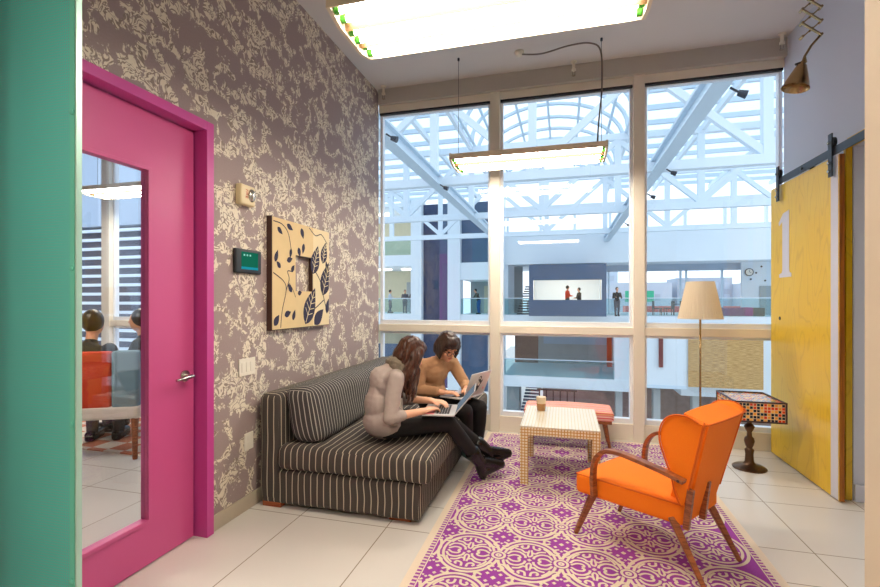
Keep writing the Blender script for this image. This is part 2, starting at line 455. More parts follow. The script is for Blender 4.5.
    def rbox(s, x0, x1, y0, y1, z0, z1, r, m=0, topu='x', fn=None, cuts=8, T=None):
        lo = Vector((x0, y0, z0)); hi = Vector((x1, y1, z1))
        def axis(a, b):
            rr = min(r, (b - a) / 2 * 0.98)
            e = [a, a + rr * 0.3, a + rr * 0.65, a + rr]
            f = [b - rr, b - rr * 0.65, b - rr * 0.3, b]
            mid = [a + rr + (b - a - 2 * rr) * i / cuts for i in range(1, cuts)]
            return e + mid + f
        A = [axis(lo[i], hi[i]) for i in range(3)]
        idx = {}; base = len(s.v)
        def vid(p):
            k = (round(p[0], 5), round(p[1], 5), round(p[2], 5))
            if k not in idx:
                q = Vector([min(max(p[i], lo[i] + min(r, (hi[i] - lo[i]) / 2)), hi[i] - min(r, (hi[i] - lo[i]) / 2)) for i in range(3)])
                d = Vector(p) - q
                w = q + d.normalized() * r if d.length > 1e-6 else Vector(p)
                if fn: w = fn(w, lo, hi)
                if T: w = T @ w
                idx[k] = len(s.v); s.v.append(w)
            return idx[k]
        for ax in range(3):
            o = [i for i in range(3) if i != ax]
            for side, val in ((0, lo[ax]), (1, hi[ax])):
                for i in range(len(A[o[0]]) - 1):
                    for j in range(len(A[o[1]]) - 1):
                        cs = []
                        for (ii, jj) in ((i, j), (i + 1, j), (i + 1, j + 1), (i, j + 1)):
                            p = [0, 0, 0]; p[ax] = val; p[o[0]] = A[o[0]][ii]; p[o[1]] = A[o[1]][jj]; cs.append(p)
                        if (side == 0) != (ax == 1): cs.reverse()
                        ids = tuple(vid(p) for p in cs)
                        if ax == 0: uv = [(p[1], p[2]) for p in cs]
                        elif ax == 1: uv = [(p[0], p[2]) for p in cs]
                        else: uv = [((p[0], p[1]) if topu == 'x' else (p[1], p[0])) for p in cs]
                        s.uv[len(s.f)] = uv
                        s.f.append(ids); s.m.append(m)
        return s
    def build(s, name, mats, parent=None, smooth=False, bevel=0.0, loc=None, auto=None, remesh=0.0, smo=0):
        me = bpy.data.meshes.new(name)
        me.from_pydata([tuple(v) for v in s.v], [], s.f)
        if not isinstance(mats, (list, tuple)): mats = [mats]
        for mm in mats: me.materials.append(M[mm] if isinstance(mm, str) else mm)
        for p, mi in zip(me.polygons, s.m): p.material_index = mi
        if s.uv:
            uvl = me.uv_layers.new(name='UVMap')
            for fi, uvs in s.uv.items():
                ls = me.polygons[fi].loop_start
                for k, uv in enumerate(uvs): uvl.data[ls + k].uv = uv
        o = bpy.data.objects.new(name, me); COL.objects.link(o)
        if remesh:
            md = o.modifiers.new('r', 'REMESH'); md.mode = 'VOXEL'; md.voxel_size = remesh; md.use_smooth_shade = True
            if smo:
                sm = o.modifiers.new('s', 'SMOOTH'); sm.factor = 0.5; sm.iterations = smo
            dg = bpy.context.evaluated_depsgraph_get()
            nm = bpy.data.meshes.new_from_object(o.evaluated_get(dg))
            o.modifiers.clear(); o.data = nm; me = nm; me.name = name
            me.materials.clear()
            for mm in mats: me.materials.append(M[mm] if isinstance(mm, str) else mm)
            smooth = True
        if bevel:
            b = o.modifiers.new('bevel', 'BEVEL'); b.width = bevel; b.segments = 3; b.limit_method = 'ANGLE'; b.angle_limit = radians(40)
        if smooth:
            for p in me.polygons: p.use_smooth = True
            if auto is not None:
                try: me.set_sharp_from_angle(angle=radians(auto))
                except Exception: pass
        if parent is not None: o.parent = parent
        if loc is not None: o.location = loc
        return o

def thing(name, label, cat, loc=(0, 0, 0), rz=0.0, group=None):
    o = bpy.data.objects.new(name, None); COL.objects.link(o)
    o.location = loc; o.rotation_euler = (0, 0, rz); o.empty_display_size = 0.1
    o['label'] = label; o['category'] = cat
    if group: o['group'] = group
    return o
def tag(o, label, cat, group=None):
    o['label'] = label; o['category'] = cat
    if group: o['group'] = group
    return o
def struct(o):
    o['kind'] = 'structure'; return o
def dup(root, loc=None, rz=None, label=None, group=None):
    r = root.copy(); COL.objects.link(r)
    if loc is not None: r.location = loc
    if rz is not None: r.rotation_euler = (0, 0, rz)
    if label: r['label'] = label
    if group: r['group'] = group
    def rec(a, b):
        for ch in list(a.children):
            c = ch.copy(); COL.objects.link(c); c.parent = b; rec(ch, c)
    rec(root, r)
    return r

# ------------------------------------------------------------------ camera
cam = bpy.data.cameras.new('camera'); co = bpy.data.objects.new('camera', cam); COL.objects.link(co)
co.location = (0, 0, 1.43); co.rotation_euler = (radians(90), 0, radians(15.1))
cam.sensor_width = 36; cam.lens = 458 / 880 * 36; cam.shift_y = 7.0 / 880; cam.clip_start = 0.02
SC.camera = co
SC.view_settings.view_transform = 'Standard'; SC.view_settings.look = 'None'
SC.view_settings.gamma = 1; SC.view_settings.exposure = 0.0; SC.view_settings.use_curve_mapping = False
try:
    SC.cycles.max_bounces = 9; SC.cycles.transparent_max_bounces = 16; SC.cycles.diffuse_bounces = 5
    SC.cycles.sample_clamp_indirect = 6
except Exception: pass

w = bpy.data.worlds.new('overcast_sky'); SC.world = w; w.use_nodes = True
bg = w.node_tree.nodes['Background']; bg.inputs[0].default_value = (0.85, 0.93, 1.0, 1); bg.inputs[1].default_value = 1.75

# ------------------------------------------------------------------ room shell
LW, RW, WY, CZ = -2.095, 2.0, 5.0, 3.87
struct(MB().box(-7.6, 4.3, -2.6, 5.12, -0.3, 0.0).build('floor', 'floor'))
struct(MB().box(-7.6, 4.3, -2.6, 5.12, CZ, CZ + 0.25).build('ceiling', 'ceiling'))
# left wall with the door opening
b = MB(); b.box(-2.25, LW, 2.33, 5.0, 0, CZ); b.box(-2.25, LW, 0.9, 2.33, 2.49, CZ); b.box(-2.25, LW, -2.5, 0.9, 0, CZ)
struct(b.build('wall_left', 'wallpaper'))
struct(MB().box(LW, LW + 0.012, 2.352, 5.0, 0, 0.1).build('baseboard_left', 'baseboard', bevel=0.003))
# right wall with the doorway
b = MB(); b.box(RW, 2.32, 3.93, 5.0, 0, CZ); b.box(RW, 2.32, 1.3, 3.93, 2.53, CZ); b.box(RW, 2.32, -2.5, 2.6, 0, CZ)
struct(b.build('wall_right', 'wall'))
struct(MB().box(2.0, 2.32, 3.905, 3.925, 0, 0.12).build('baseboard_right', 'wall', bevel=0.003))
struct(MB().box(1.955, 1.995, 3.93, 3.96, 0, 2.53).box(1.975, 2.0, 2.55, 3.96, 2.53, 2.6).build('trim_1', 'yellow', bevel=0.003))
struct(MB().box(4.15, 4.3, -2.5, 5.0, 0, CZ).build('wall_passage', 'beige'))
# entry wall the camera looks through
b = MB(); b.box(0.447, 2.0, 0.70, 0.85, 0, CZ); b.box(-1.55, 0.447, 0.70, 0.85, 2.75, CZ); b.box(-2.095, -1.55, 0.70, 0.85, 0, CZ)
struct(b.build('wall_entry', 'beige'))
struct(MB().box(-7.6, 4.3, -2.75, -2.6, 0, CZ).build('wall_back', 'beige'))
struct(MB().box(-7.75, -7.6, -2.6, 5.0, 0, CZ).build('wall_far_left', 'wall'))
# soffit above the window
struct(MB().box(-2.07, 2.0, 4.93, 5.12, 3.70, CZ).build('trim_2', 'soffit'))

# window wall: three bays
def bay(n, x0, x1, mull_l, mull_r, zt=1.10):
    o = bpy.data.objects.new('window_%d' % n, None); COL.objects.link(o); struct(o)
    b = MB()
    b.box(x0, x1, 5.0, 5.12, 0.0, 0.17); b.box(x0, x1, 4.985, 5.12, 3.62, 3.72)
    b.box(x0, x1, 4.985, 5.12, 1.075, 1.155)
    if mull_l: b.box(x0 - mull_l, x0, 4.97, 5.12, 0, 3.72)
    if mull_r: b.box(x1, x1 + mull_r, 4.97, 5.12, 0, 3.72)
    b.build('window_frame', 'frame', o, bevel=0.004)
    b = MB()
    for z0, z1 in ((0.17, 1.075), (1.155, 3.62)):
        t = 0.028
        b.box(x0, x0 + t, 5.03, 5.10, z0, z1); b.box(x1 - t, x1, 5.03, 5.10, z0, z1)
        b.box(x0 + t, x1 - t, 5.02, 5.10, z0, z0 + t + 0.02); b.box(x0 + t, x1 - t, 5.03, 5.10, z1 - t, z1)
    b.build('glazing_bead', 'whiteframe', o)
    MB().box(x0 + .02, x1 - .02, 5.05, 5.058, 0.19, 1.07).build('glass', 'glass', o)
    MB().box(x0 + .02, x1 - .02, 5.05, 5.058, 1.16, 3.61).build('glass', 'glass', o)
    MB().box(x0 + .005, x1 - .005, 4.995, 5.03, 3.598, 3.622).build('blind_slot', 'black', o)
bay(1, -2.085, -0.775, 0.0, 0.105)
bay(2, -0.67, 0.682, 0.0, 0.105)
bay(3, 0.787, 2.0, 0.0, 0.0)
# neighbouring room window
bay(4, -6.13, -4.78, 0.14, 0.11)
bay(5, -7.6, -6.27, 0.0, 0.0)
bay(6, -4.67, -3.4, 0.0, 0.11)
bay(7, -3.29, -2.25, 0.0, 0.0)
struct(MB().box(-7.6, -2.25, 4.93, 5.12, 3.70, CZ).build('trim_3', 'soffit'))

# ------------------------------------------------------------------ pink door (set in the left wall)
door = bpy.data.objects.new('door_1', None); COL.objects.link(door); struct(door)
b = MB()
b.box(-2.25, -2.07, 2.295, 2.352, 0, 2.51); b.box(-2.25, -2.07, 0.93, 2.295, 2.455, 2.51); b.box(-2.25, -2.07, 0.93, 0.985, 0, 2.455)
b.box(-2.25, -2.19, 2.27, 2.295, 0, 2.455)
b.build('door_frame', 'pinktrim', door, bevel=0.003)
leafx0, leafx1 = -2.205, -2.16
b = MB(); b.box(leafx0, leafx1, 1.968, 2.285, 0.008, 2.447); b.box(leafx0, leafx1, 0.99, 1.30, 0.008, 2.447)
b.box(leafx0, leafx1, 1.30, 1.968, 2.13, 2.447); b.box(leafx0, leafx1, 1.30, 1.968, 0.008, 0.25)
b.build('door_leaf', 'pink', door)
b = MB(); t = 0.018
b.box(-2.156, -2.15, 1.968 - .002, 1.968 + t, 0.25 - t, 2.13 + t); b.box(-2.156, -2.15, 1.30, 1.968, 0.25 - t, 0.252); b.box(-2.156, -2.15, 1.30, 1.968, 2.128, 2.13 + t)
b.build('glazing_bead', 'pink', door, bevel=0.002)
MB().box(-2.186, -2.18, 1.30, 1.968, 0.25, 2.13).build('door_glass', 'doorglass', door)
b = MB(); b.tube([(-2.16, 2.215, 0.985), (-2.150, 2.215, 0.985)], 0.033, 24); b.tube([(-2.150, 2.215, 0.985), (-2.105, 2.215, 0.985)], 0.012, 12)
b.tube([(-2.105, 2.225, 0.985), (-2.10, 2.19, 0.985), (-2.098, 2.14, 0.982), (-2.10, 2.10, 0.978)], [0.011, 0.012, 0.009, 0.008], 12)
b.build('door_handle', 'steel', door, smooth=True, auto=40)

# ------------------------------------------------------------------ turquoise perforated sliding panel
t = thing('sliding_metal_panel', 'turquoise perforated metal panel with round screws at left edge of view', 'panel', (-1.9, 1.0, 0))
MB().box(0.12, 0.522, 0.0, 0.010, 0.02, 2.72).build('perforated_sheet', 'perf', t)
MB().box(0.522, 0.540, -0.001, 0.010, 0.02, 2.72).build('flange', 'tealpaint', t)
MB().box(0.540, 0.5435, 0.003, 0.010, 0.02, 2.72).build('shadow_gap', 'black', t)
MB().box(0.5435, 0.549, -0.002, 0.014, 0.02, 2.72).build('edge_profile', 'aluminium', t)
for k in range(6):
    MB().tube([(0, 0, 0), (0, -0.003, 0), (0, -0.005, 0)], [0.008, 0.008, 0.005], 12).build('screw', 'tealpaint', t, smooth=True, auto=40, loc=(0.531, -0.001, 0.17 + k * 0.451))

# ------------------------------------------------------------------ yellow sliding door, right
t = thing('sliding_barn_door', 'yellow stained plywood sliding door marked 1 on right wall', 'door', (1.90, 3.86, 0))
MB().box(-0.02, 0.012, 0.0, 1.10, 0.012, 2.465).build('door_panel', 'yellow', t, bevel=0.002)
MB().box(-0.019, 0.011, -0.006, 0.0, 0.012, 2.465).build('edge_band', 'ply_edge', t)
MB().box(-0.0225, -0.0205, 0.008, 0.10, 0.014, 2.463).build('painted_stripe', 'doorpaint', t)
# numeral 1
poly = [(0.74, 1.62), (0.74, 1.66), (0.775, 1.665), (0.775, 2.21), (0.905, 2.21)]
one = [(0.70, 1.635), (0.925, 1.635), (0.925, 1.665), (0.875, 1.675), (0.865, 1.70), (0.865, 2.13), (0.93, 2.10), (0.935, 2.13), (0.85, 2.20), (0.74, 2.215), (0.74, 1.70), (0.73, 1.675), (0.70, 1.665)]
MB().prism(one, -0.0225, -0.0205, 'x').build('painted_numeral', 'doorpaint', t)
MB().tube([(-0.021, 0.915, 1.27), (-0.024, 0.915, 1.27)], 0.016, 16).build('finger_pull', 'black', t)
t2 = thing('barn_door_rail', 'dark iron flat rail above the yellow sliding door', 'rail', (1.87, 2.6, 2.50))
MB().box(-0.004, 0.004, 0.0, 2.15, -0.03, 0.03).build('flat_bar', 'bracket', t2, bevel=0.001)
for yy in (0.15, 0.85, 1.75):
    MB().tube([(-0.012, yy, 0), (0.13, yy, 0)], 0.011, 10).build('standoff_bolt', 'black', t2)
for yy in (3.92, 4.76):
    h = thing('barn_door_hanger', 'black iron strap hanger with roller, %s end of yellow door' % ('near' if yy < 4 else 'window'), 'hanger', (1.87, yy, 2.30), group='hangers of the yellow door')
    MB().box(-0.018, -0.009, -0.024, 0.024, 0.02, 0.33).build('strap', 'bracket', h, bevel=0.001)
    MB().tube([(-0.012, 0, 0.265), (0.01, 0, 0.265)], 0.04, 20).build('roller', 'black', h, smooth=True, auto=40)
    for z in (0.06, 0.12, 0.265):
        MB().tube([(-0.018, 0, z), (-0.032, 0, z), (-0.034, 0, z)], [0.011, 0.011, 0.006], 8).build('bolt', 'steel', h)

# ------------------------------------------------------------------ wall items
def wallthing(name, label, cat, y, z): return thing(name, label, cat, (LW, y, z))
t = wallthing('wall_art', 'square fabric panel with blue leaves and cut-out centre on toile wallpaper', 'wall art', 2.906, 1.215)
W_, H_ = 0.835, 0.83
b = MB(); d = 0.045
h0, h1, g0, g1 = 0.30, 0.565, 0.29, 0.575
b.box(0, d, 0, h0, 0, H_, 0); b.box(0, d, h1, W_, 0, H_, 1); b.box(0, d, h0, h1, 0, g0, 0); b.box(0, d, h0, h1, g1, H_, 0)
b.build('panel', ['artcream', 'artcream2'], t)
b = MB(); b.box(0.0, 0.043, -0.006, 0.0, -0.006, H_ + .006); b.box(0, 0.043, 0, W_, -0.006, 0)
b.box(0.004, 0.040, h0, h1, g1 - .004, g1); b.box(0.004, 0.040, h1 - .004, h1, g0, g1)
b.build('panel_edge', 'carbon', t)
def leaf2d(c, ang, ln, wd, n=10):
    pts = []
    for i in range(n + 1):
        s = i / n; pts.append((s * ln, wd * sin(pi * s ** 0.75)))
    for i in range(n - 1, 0, -1):
        s = i / n; pts.append((s * ln, -wd * sin(pi * s ** 0.75)))
    return [(c[0] + p[0] * cos(ang) - p[1] * sin(ang), c[1] + p[0] * sin(ang) + p[1] * cos(ang)) for p in pts]
b = MB(); x = d + 0.0008
def lf(c, ang, ln, wd):
    p = [q for q in leaf2d(c, ang, ln, wd) if True]
    p = [(min(max(q[0], 0.004), W_ - .004), min(max(q[1], 0.004), H_ - .004)) for q in p]
    b.add([(x, q[0], q[1]) for q in p], [tuple(range(len(p)))])
def stem(pts, wd):
    vs = []; fs = []
    for i, p in enumerate(pts):
        a = pts[max(i - 1, 0)]; c = pts[min(i + 1, len(pts) - 1)]
        dx, dz = c[0] - a[0], c[1] - a[1]; l = math.hypot(dx, dz) or 1
        vs += [(x, p[0] - dz / l * wd, p[1] + dx / l * wd), (x, p[0] + dz / l * wd, p[1] - dx / l * wd)]
    for i in range(len(pts) - 1): fs.append((2 * i, 2 * i + 1, 2 * i + 3, 2 * i + 2))
    b.add(vs, fs)
def curve(ps, n=10):
    out = []
    for i in range(len(ps) - 1):
        p0 = ps[max(i - 1, 0)]; p1 = ps[i]; p2 = ps[i + 1]; p3 = ps[min(i + 2, len(ps) - 1)]
        for k in range(n):
            s = k / n
            out.append(tuple(0.5 * (2 * p1[j] + (p2[j] - p0[j]) * s + (2 * p0[j] - 5 * p1[j] + 4 * p2[j] - p3[j]) * s * s + (3 * p1[j] - p0[j] - 3 * p2[j] + p3[j]) * s ** 3) for j in range(len(p1))))
    out.append(tuple(ps[-1])); return out
stem(curve([(0.10, 0.01), (0.12, 0.14), (0.17, 0.29), (0.14, 0.36), (0.01, 0.42)]), .004)
stem(curve([(0.17, 0.29), (0.21, 0.38), (0.19, 0.44), (0.26, 0.44)]), .004)
stem(curve([(0.21, 0.35), (0.26, 0.30), (0.30, 0.24)]), .003)
stem(curve([(0.01, 0.80), (0.12, 0.79), (0.2, 0.73), (0.24, 0.60)]), .004)
stem(curve([(0.60, 0.46), (0.68, 0.38), (0.74, 0.24), (0.80, 0.10)]), .005)
stem(curve([(0.74, 0.22), (0.62, 0.16), (0.52, 0.12)]), .005)
stem(curve([(0.50, 0.82), (0.60, 0.77), (0.70, 0.79), (0.80, 0.72)]), .004)
for c, a, l_, w_ in [((.03, .50), 1.2, .10, .022), ((.10, .46), 2.4, .07, .02), ((.18, .52), .3, .08, .022), ((.24, .44), .9, .07, .02), ((.25, .28), 2.3, .09, .022),
                     ((.06, .76), -.6, .08, .02), ((.18, .80), -.4, .09, .022), ((.24, .62), -1.8, .08, .018), ((.34, .64), -1.3, .08, .024), ((.38, .80), -1.2, .09, .026),
                     ((.42, .68), -1.8, .09, .022), ((.15, .10), .3, .09, .025), ((.02, .03), .9, .10, .03), ((.26, .06), 1.2, .09, .022), ((.33, .27), .2, .06, .02),
                     ((.56, .44), 1.25, .26, .070), ((.72, .54), 1.3, .20, .055), ((.72, .26), 1.2, .32, .085), ((.44, .02), 1.1, .34, .085), ((.58, .01), .7, .20, .055), ((.82, .44), 1.9, .14, .03), ((.79, .10), 1.3, .14, .035)]:
    lf(c, a, l_, w_)
b.build('leaf_print', 'artink', t)
b = MB(); x = d + 0.0014
for c, a, l_ in [((.56, .44), 1.25, .26), ((.72, .54), 1.3, .20), ((.72, .26), 1.2, .32), ((.44, .02), 1.1, .34)]:
    p = lambda s, o: (c[0] + s * l_ * cos(a) - o * sin(a), c[1] + s * l_ * sin(a) + o * cos(a))
    stem([p(0.05, 0), p(.9, 0)], .0035)
    for s in (.25, .4, .55, .7):
        for sg in (-1, 1): stem([p(s, 0), p(s + .12, sg * l_ * .19 * sin(pi * s ** .75))], .0028)
b.build('leaf_vein', 'artcream2', t)

t = wallthing('wall_thermostat', 'dark tablet style thermostat with green screen on toile wallpaper', 'thermostat', 2.54, 1.612)
MB().rbox(0, 0.028, 0, 0.268, 0, 0.165, 0.012).build('body', 'black', t, smooth=True)
MB().box(0.0275, 0.0295, 0.055, 0.225, 0.045, 0.145).build('display', 'thermoscreen', t)
MB().box(0.0275, 0.0296, 0.055, 0.225, 0.028, 0.045).build('status_bar', 'thermobar', t)
b = MB()
for k in range(3): b.box(0.0296, 0.0300, 0.075 + k * .03, 0.09 + k * .03, 0.118, 0.130)
b.build('screen_icon', 'thermotext', t)
t = wallthing('fire_strobe', 'cream fire alarm strobe with red letters above the thermostat', 'alarm', 2.565, 2.07)
MB().rbox(0, 0.05, 0, 0.145, 0, 0.135, 0.012).build('housing', 'creamplastic', t, smooth=True)
MB().ball((0.05, 0.105, 0.07), (0.02, 0.034, 0.045)).build('strobe_lens', 'steel', t, smooth=True)
cu = bpy.data.curves.new('f', 'FONT'); cu.body = 'FIRE'; cu.size = 0.034; cu.extrude = 0.0005
to = bpy.data.objects.new('ft', cu); COL.objects.link(to)
me = bpy.data.meshes.new_from_object(to.evaluated_get(bpy.context.evaluated_depsgraph_get())); bpy.data.objects.remove(to)
fo = bpy.data.objects.new('red_letters', me); COL.objects.link(fo); me.materials.clear(); me.materials.append(M['red'])
fo.parent = t; fo.location = (0.0508, 0.045, 0.105); fo.rotation_euler = (radians(90), radians(90), radians(90))
t = wallthing('light_switch_plate', 'white triple rocker switch plate above the sofa end', 'switch', 2.60, 0.918)
MB().box(0, 0.008, 0, 0.165, 0, 0.118).build('plate', 'whiteplastic', t, bevel=0.003)
for k in range(3): MB().box(0.008, 0.0115, 0.022 + k * .044, 0.054 + k * .044, 0.026, 0.092).build('rocker', 'whiteplastic', t, bevel=0.002)
t = wallthing('wall_outlet', 'white wall outlet plate low beside the sofa back', 'outlet', 2.655, 0.405)
MB().box(0, 0.008, 0, 0.09, 0, 0.118).build('plate', 'whiteplastic', t, bevel=0.003)
for z in (0.022, 0.066): MB().box(0.008, 0.0105, 0.028, 0.062, z, z + .03).build('socket', 'whiteplastic', t, bevel=0.003)

# ------------------------------------------------------------------ hanging fluorescent fixtures
def make_fixture(label):
    t = thing('hanging_fluorescent_light', label, 'light', (0, 0, 0), group='hanging fluorescent fixtures')
    Lx, Wy = 0.69, 0.232
    prof = [(-Wy, 0.015), (-Wy, 0.05), (-0.09, 0.075), (0.09, 0.075), (Wy, 0.05), (Wy, 0.015), (0.15, 0.038), (0, 0.048), (-0.15, 0.038)]
    b = MB(); b.prism([(p[0], p[1]) for p in prof], -Lx, Lx, 'x'); b.build('housing', 'fixtureside', t)
    b = MB(); rim = [(-Wy, 0.0), (-Wy, 0.016), (-0.15, 0.0375), (0.15, 0.0375), (Wy, 0.016), (Wy, 0.0), (0.15, -0.028), (-0.15, -0.028)]
    e = [( -Wy-.004, 0.0), (-Wy-.004, 0.06), (Wy+.004, 0.06), (Wy+.004, 0.0), (0.12, -0.03), (-0.12, -0.03)]
    for sx in (-1, 1): b.prism(e, sx * Lx, sx * (Lx + 0.018), 'x')
    b.box(-Lx, Lx, -Wy - .004, -Wy + .002, 0.0, 0.052); b.box(-Lx, Lx, Wy - .002, Wy + .004, 0.0, 0.052)
    b.build('reflector_rim', 'fixture', t)
    b = MB()
    for y in (-0.0775, 0.0775): b.prism([(y - .02, .045), (y, -.022), (y + .02, .045)], -Lx, Lx, 'x')
    b.build('divider', 'ridge', t)
    for i in (-1, 0, 1):
        for j in (-0.5, 0.5):
            y = i * 0.155 + j * 0.068; z = 0.012 - 0.014 * (1 - abs(i))
            MB().tube([(-Lx + .03, y, z), (Lx - .03, y, z)], 0.0165, 12).build('fluorescent_tube', 'tubeglass', t, smooth=True, auto=50)
    for i in (-1, 0, 1):
        for j in (-0.5, 0.5):
            y = i * 0.155 + j * 0.068; z = 0.012 - 0.014 * (1 - abs(i))
            for sx in (-1, 1): MB().tube([(sx * (Lx - .03), y, z), (sx * (Lx - .004), y, z)], 0.019, 10).build('lamp_holder', 'fixturecap', t)
    for sx in (-1, 1):
        MB().tube([(sx * (Lx - .02), 0, 0.07), (sx * (Lx - .02), 0, 1.07)], 0.0022, 6).build('hanger_wire', 'darkmetal', t)
        MB().tube([(sx * (Lx - .02), 0, 1.045), (sx * (Lx - .02), 0, 1.07)], 0.011, 10).build('ceiling_mount', 'darkmetal', t)
    return t
f1 = make_fixture('large hanging fluorescent light at the top of the view, nearest the camera')
f1.location = (-0.335, 2.11, 2.76)
f2 = dup(f1, (-0.335, 4.43, 2.76), label='hanging fluorescent light in front of the tall window')
f3 = dup(f1, (-0.335, -0.6, 2.76), label='added hanging fluorescent light, unseen in the entry passage behind the view')  # added out of view to light the turquoise panel from the camera side
f4 = dup(f1, (-5.0, 4.45, 2.76), label='hanging fluorescent light seen through the pink door glass')
f5 = dup(f1, (-4.2, 1.8, 2.76), label='hanging fluorescent light deeper inside the neighbouring room')
t = thing('power_cable', 'looping grey lamp power cable with white ceiling outlet', 'cable', (0, 0, 0))
b = MB(); pts = curve([(-0.39, 4.52, 3.83), (-0.2, 4.50, 3.80), (0.05, 4.48, 3.83), (0.24, 4.47, 3.82), (0.33, 4.45, 3.72), (0.34, 4.44, 3.4), (0.31, 4.44, 3.05), (0.30, 4.43, 2.87)])
b.tube(pts, 0.0075, 8); b.build('cord', 'greycord', t, smooth=True)
MB().lathe([(0.0, -0.045), (0.03, -0.04), (0.045, -0.015), (0.045, 0.0), (0, 0)], 20, (-0.42, 4.54, 3.87)).build('ceiling_outlet', 'whiteplastic', t, smooth=True)
for i, (xx, yy) in enumerate(((-1.98, 4.87), (0.10, 4.87), (1.93, 4.86))):
    s = thing('fire_sprinkler', ('ceiling sprinkler head beside the wallpaper corner', 'ceiling sprinkler head above middle window bay', 'ceiling sprinkler head behind the brass lamp, right corner')[i], 'sprinkler', (xx, yy, CZ), group='sprinkler heads along the soffit')
    b = MB(); b.lathe([(0.032, 0), (0.032, -0.008), (0.014, -0.012), (0.014, -0.07), (0.022, -0.075), (0.022, -0.095), (0.010, -0.10)], 14); b.build('stem', 'whiteplastic', s, smooth=True, auto=40)
    b = MB(); b.lathe([(0.0, -0.145), (0.02, -0.145), (0.02, -0.141), (0, -0.141)], 12); b.tube([(0.012, 0, -.1), (0.012, 0, -.14)], .003, 6); b.tube([(-0.012, 0, -.1), (-0.012, 0, -.14)], .003, 6)
    b.build('deflector', 'steel', s)

# brass scissor lamp, top right
t = thing('scissor_lamp', 'brass accordion arm lamp hanging at upper right of the window', 'lamp', (1.25, 2.82, CZ))
ztop, nseg, wd = -0.05, 14, 0.042
hgt = 0.072
b = MB()
for i in range(nseg):
    za = ztop - i * hgt; zb = za - hgt
    for off, sg in ((0.006, 1), (-0.006, -1)):
        b.beam((sg * wd, off, za), (-sg * wd, off, zb), 0.006, 0.013, up=(0, 1, 0))
b.build('accordion_arm', 'brass', t)
b = MB()
for i in range(nseg + 1):
    for sg in (-1, 1): b.tube([(sg * wd, -0.016, ztop - i * hgt), (sg * wd, 0.016, ztop - i * hgt)], 0.007, 8)
    if i < nseg: b.tube([(0, -0.016, ztop - (i + .5) * hgt), (0, 0.016, ztop - (i + .5) * hgt)], 0.006, 8)
b.build('pivot_pin', 'brass', t)
MB().lathe([(0, 0), (0.06, 0), (0.06, -0.02), (0.02, -0.05), (0.0, -0.06)], 24).build('ceiling_rose', 'brass', t, smooth=True, auto=40)
zb = ztop - nseg * hgt
MB().tube([(wd, 0, zb), (0.0, 0, zb - .05), (-0.028, 0, zb - .10), (-0.03, 0, zb - .13), (-.035, 0, zb - .14)], [0.006, 0.006, 0.006, 0.013, 0.006], 10).build('lamp_stem', 'brass', t, smooth=True)
Rt = Matrix.Translation((-0.036, 0, zb - .125)) @ Matrix.Rotation(radians(14), 4, 'Y') @ Matrix.Scale(.88, 4)
prof = [(0.0, 0.0), (0.012, -0.002), (0.014, -0.022), (0.026, -0.026), (0.034, -0.05), (0.047, -0.085), (0.060, -0.125), (0.070, -0.158), (0.072, -0.162), (0.068, -0.158), (0.055, -0.12), (0.03, -0.05)]
MB().lathe(prof, 32, T=Rt).build('lamp_shade', 'brass', t, smooth=True, auto=50)
MB().tube([Rt @ Vector((-0.012, 0, -.01)), Rt @ Vector((-0.028, 0, -.02)), Rt @ Vector((-.034, 0, -.024))], 0.006, 8).build('switch', 'black', t)
MB().ball((0, 0, -0.10), 0.026, T=Rt).build('bulb', 'whiteplastic', t, smooth=True)

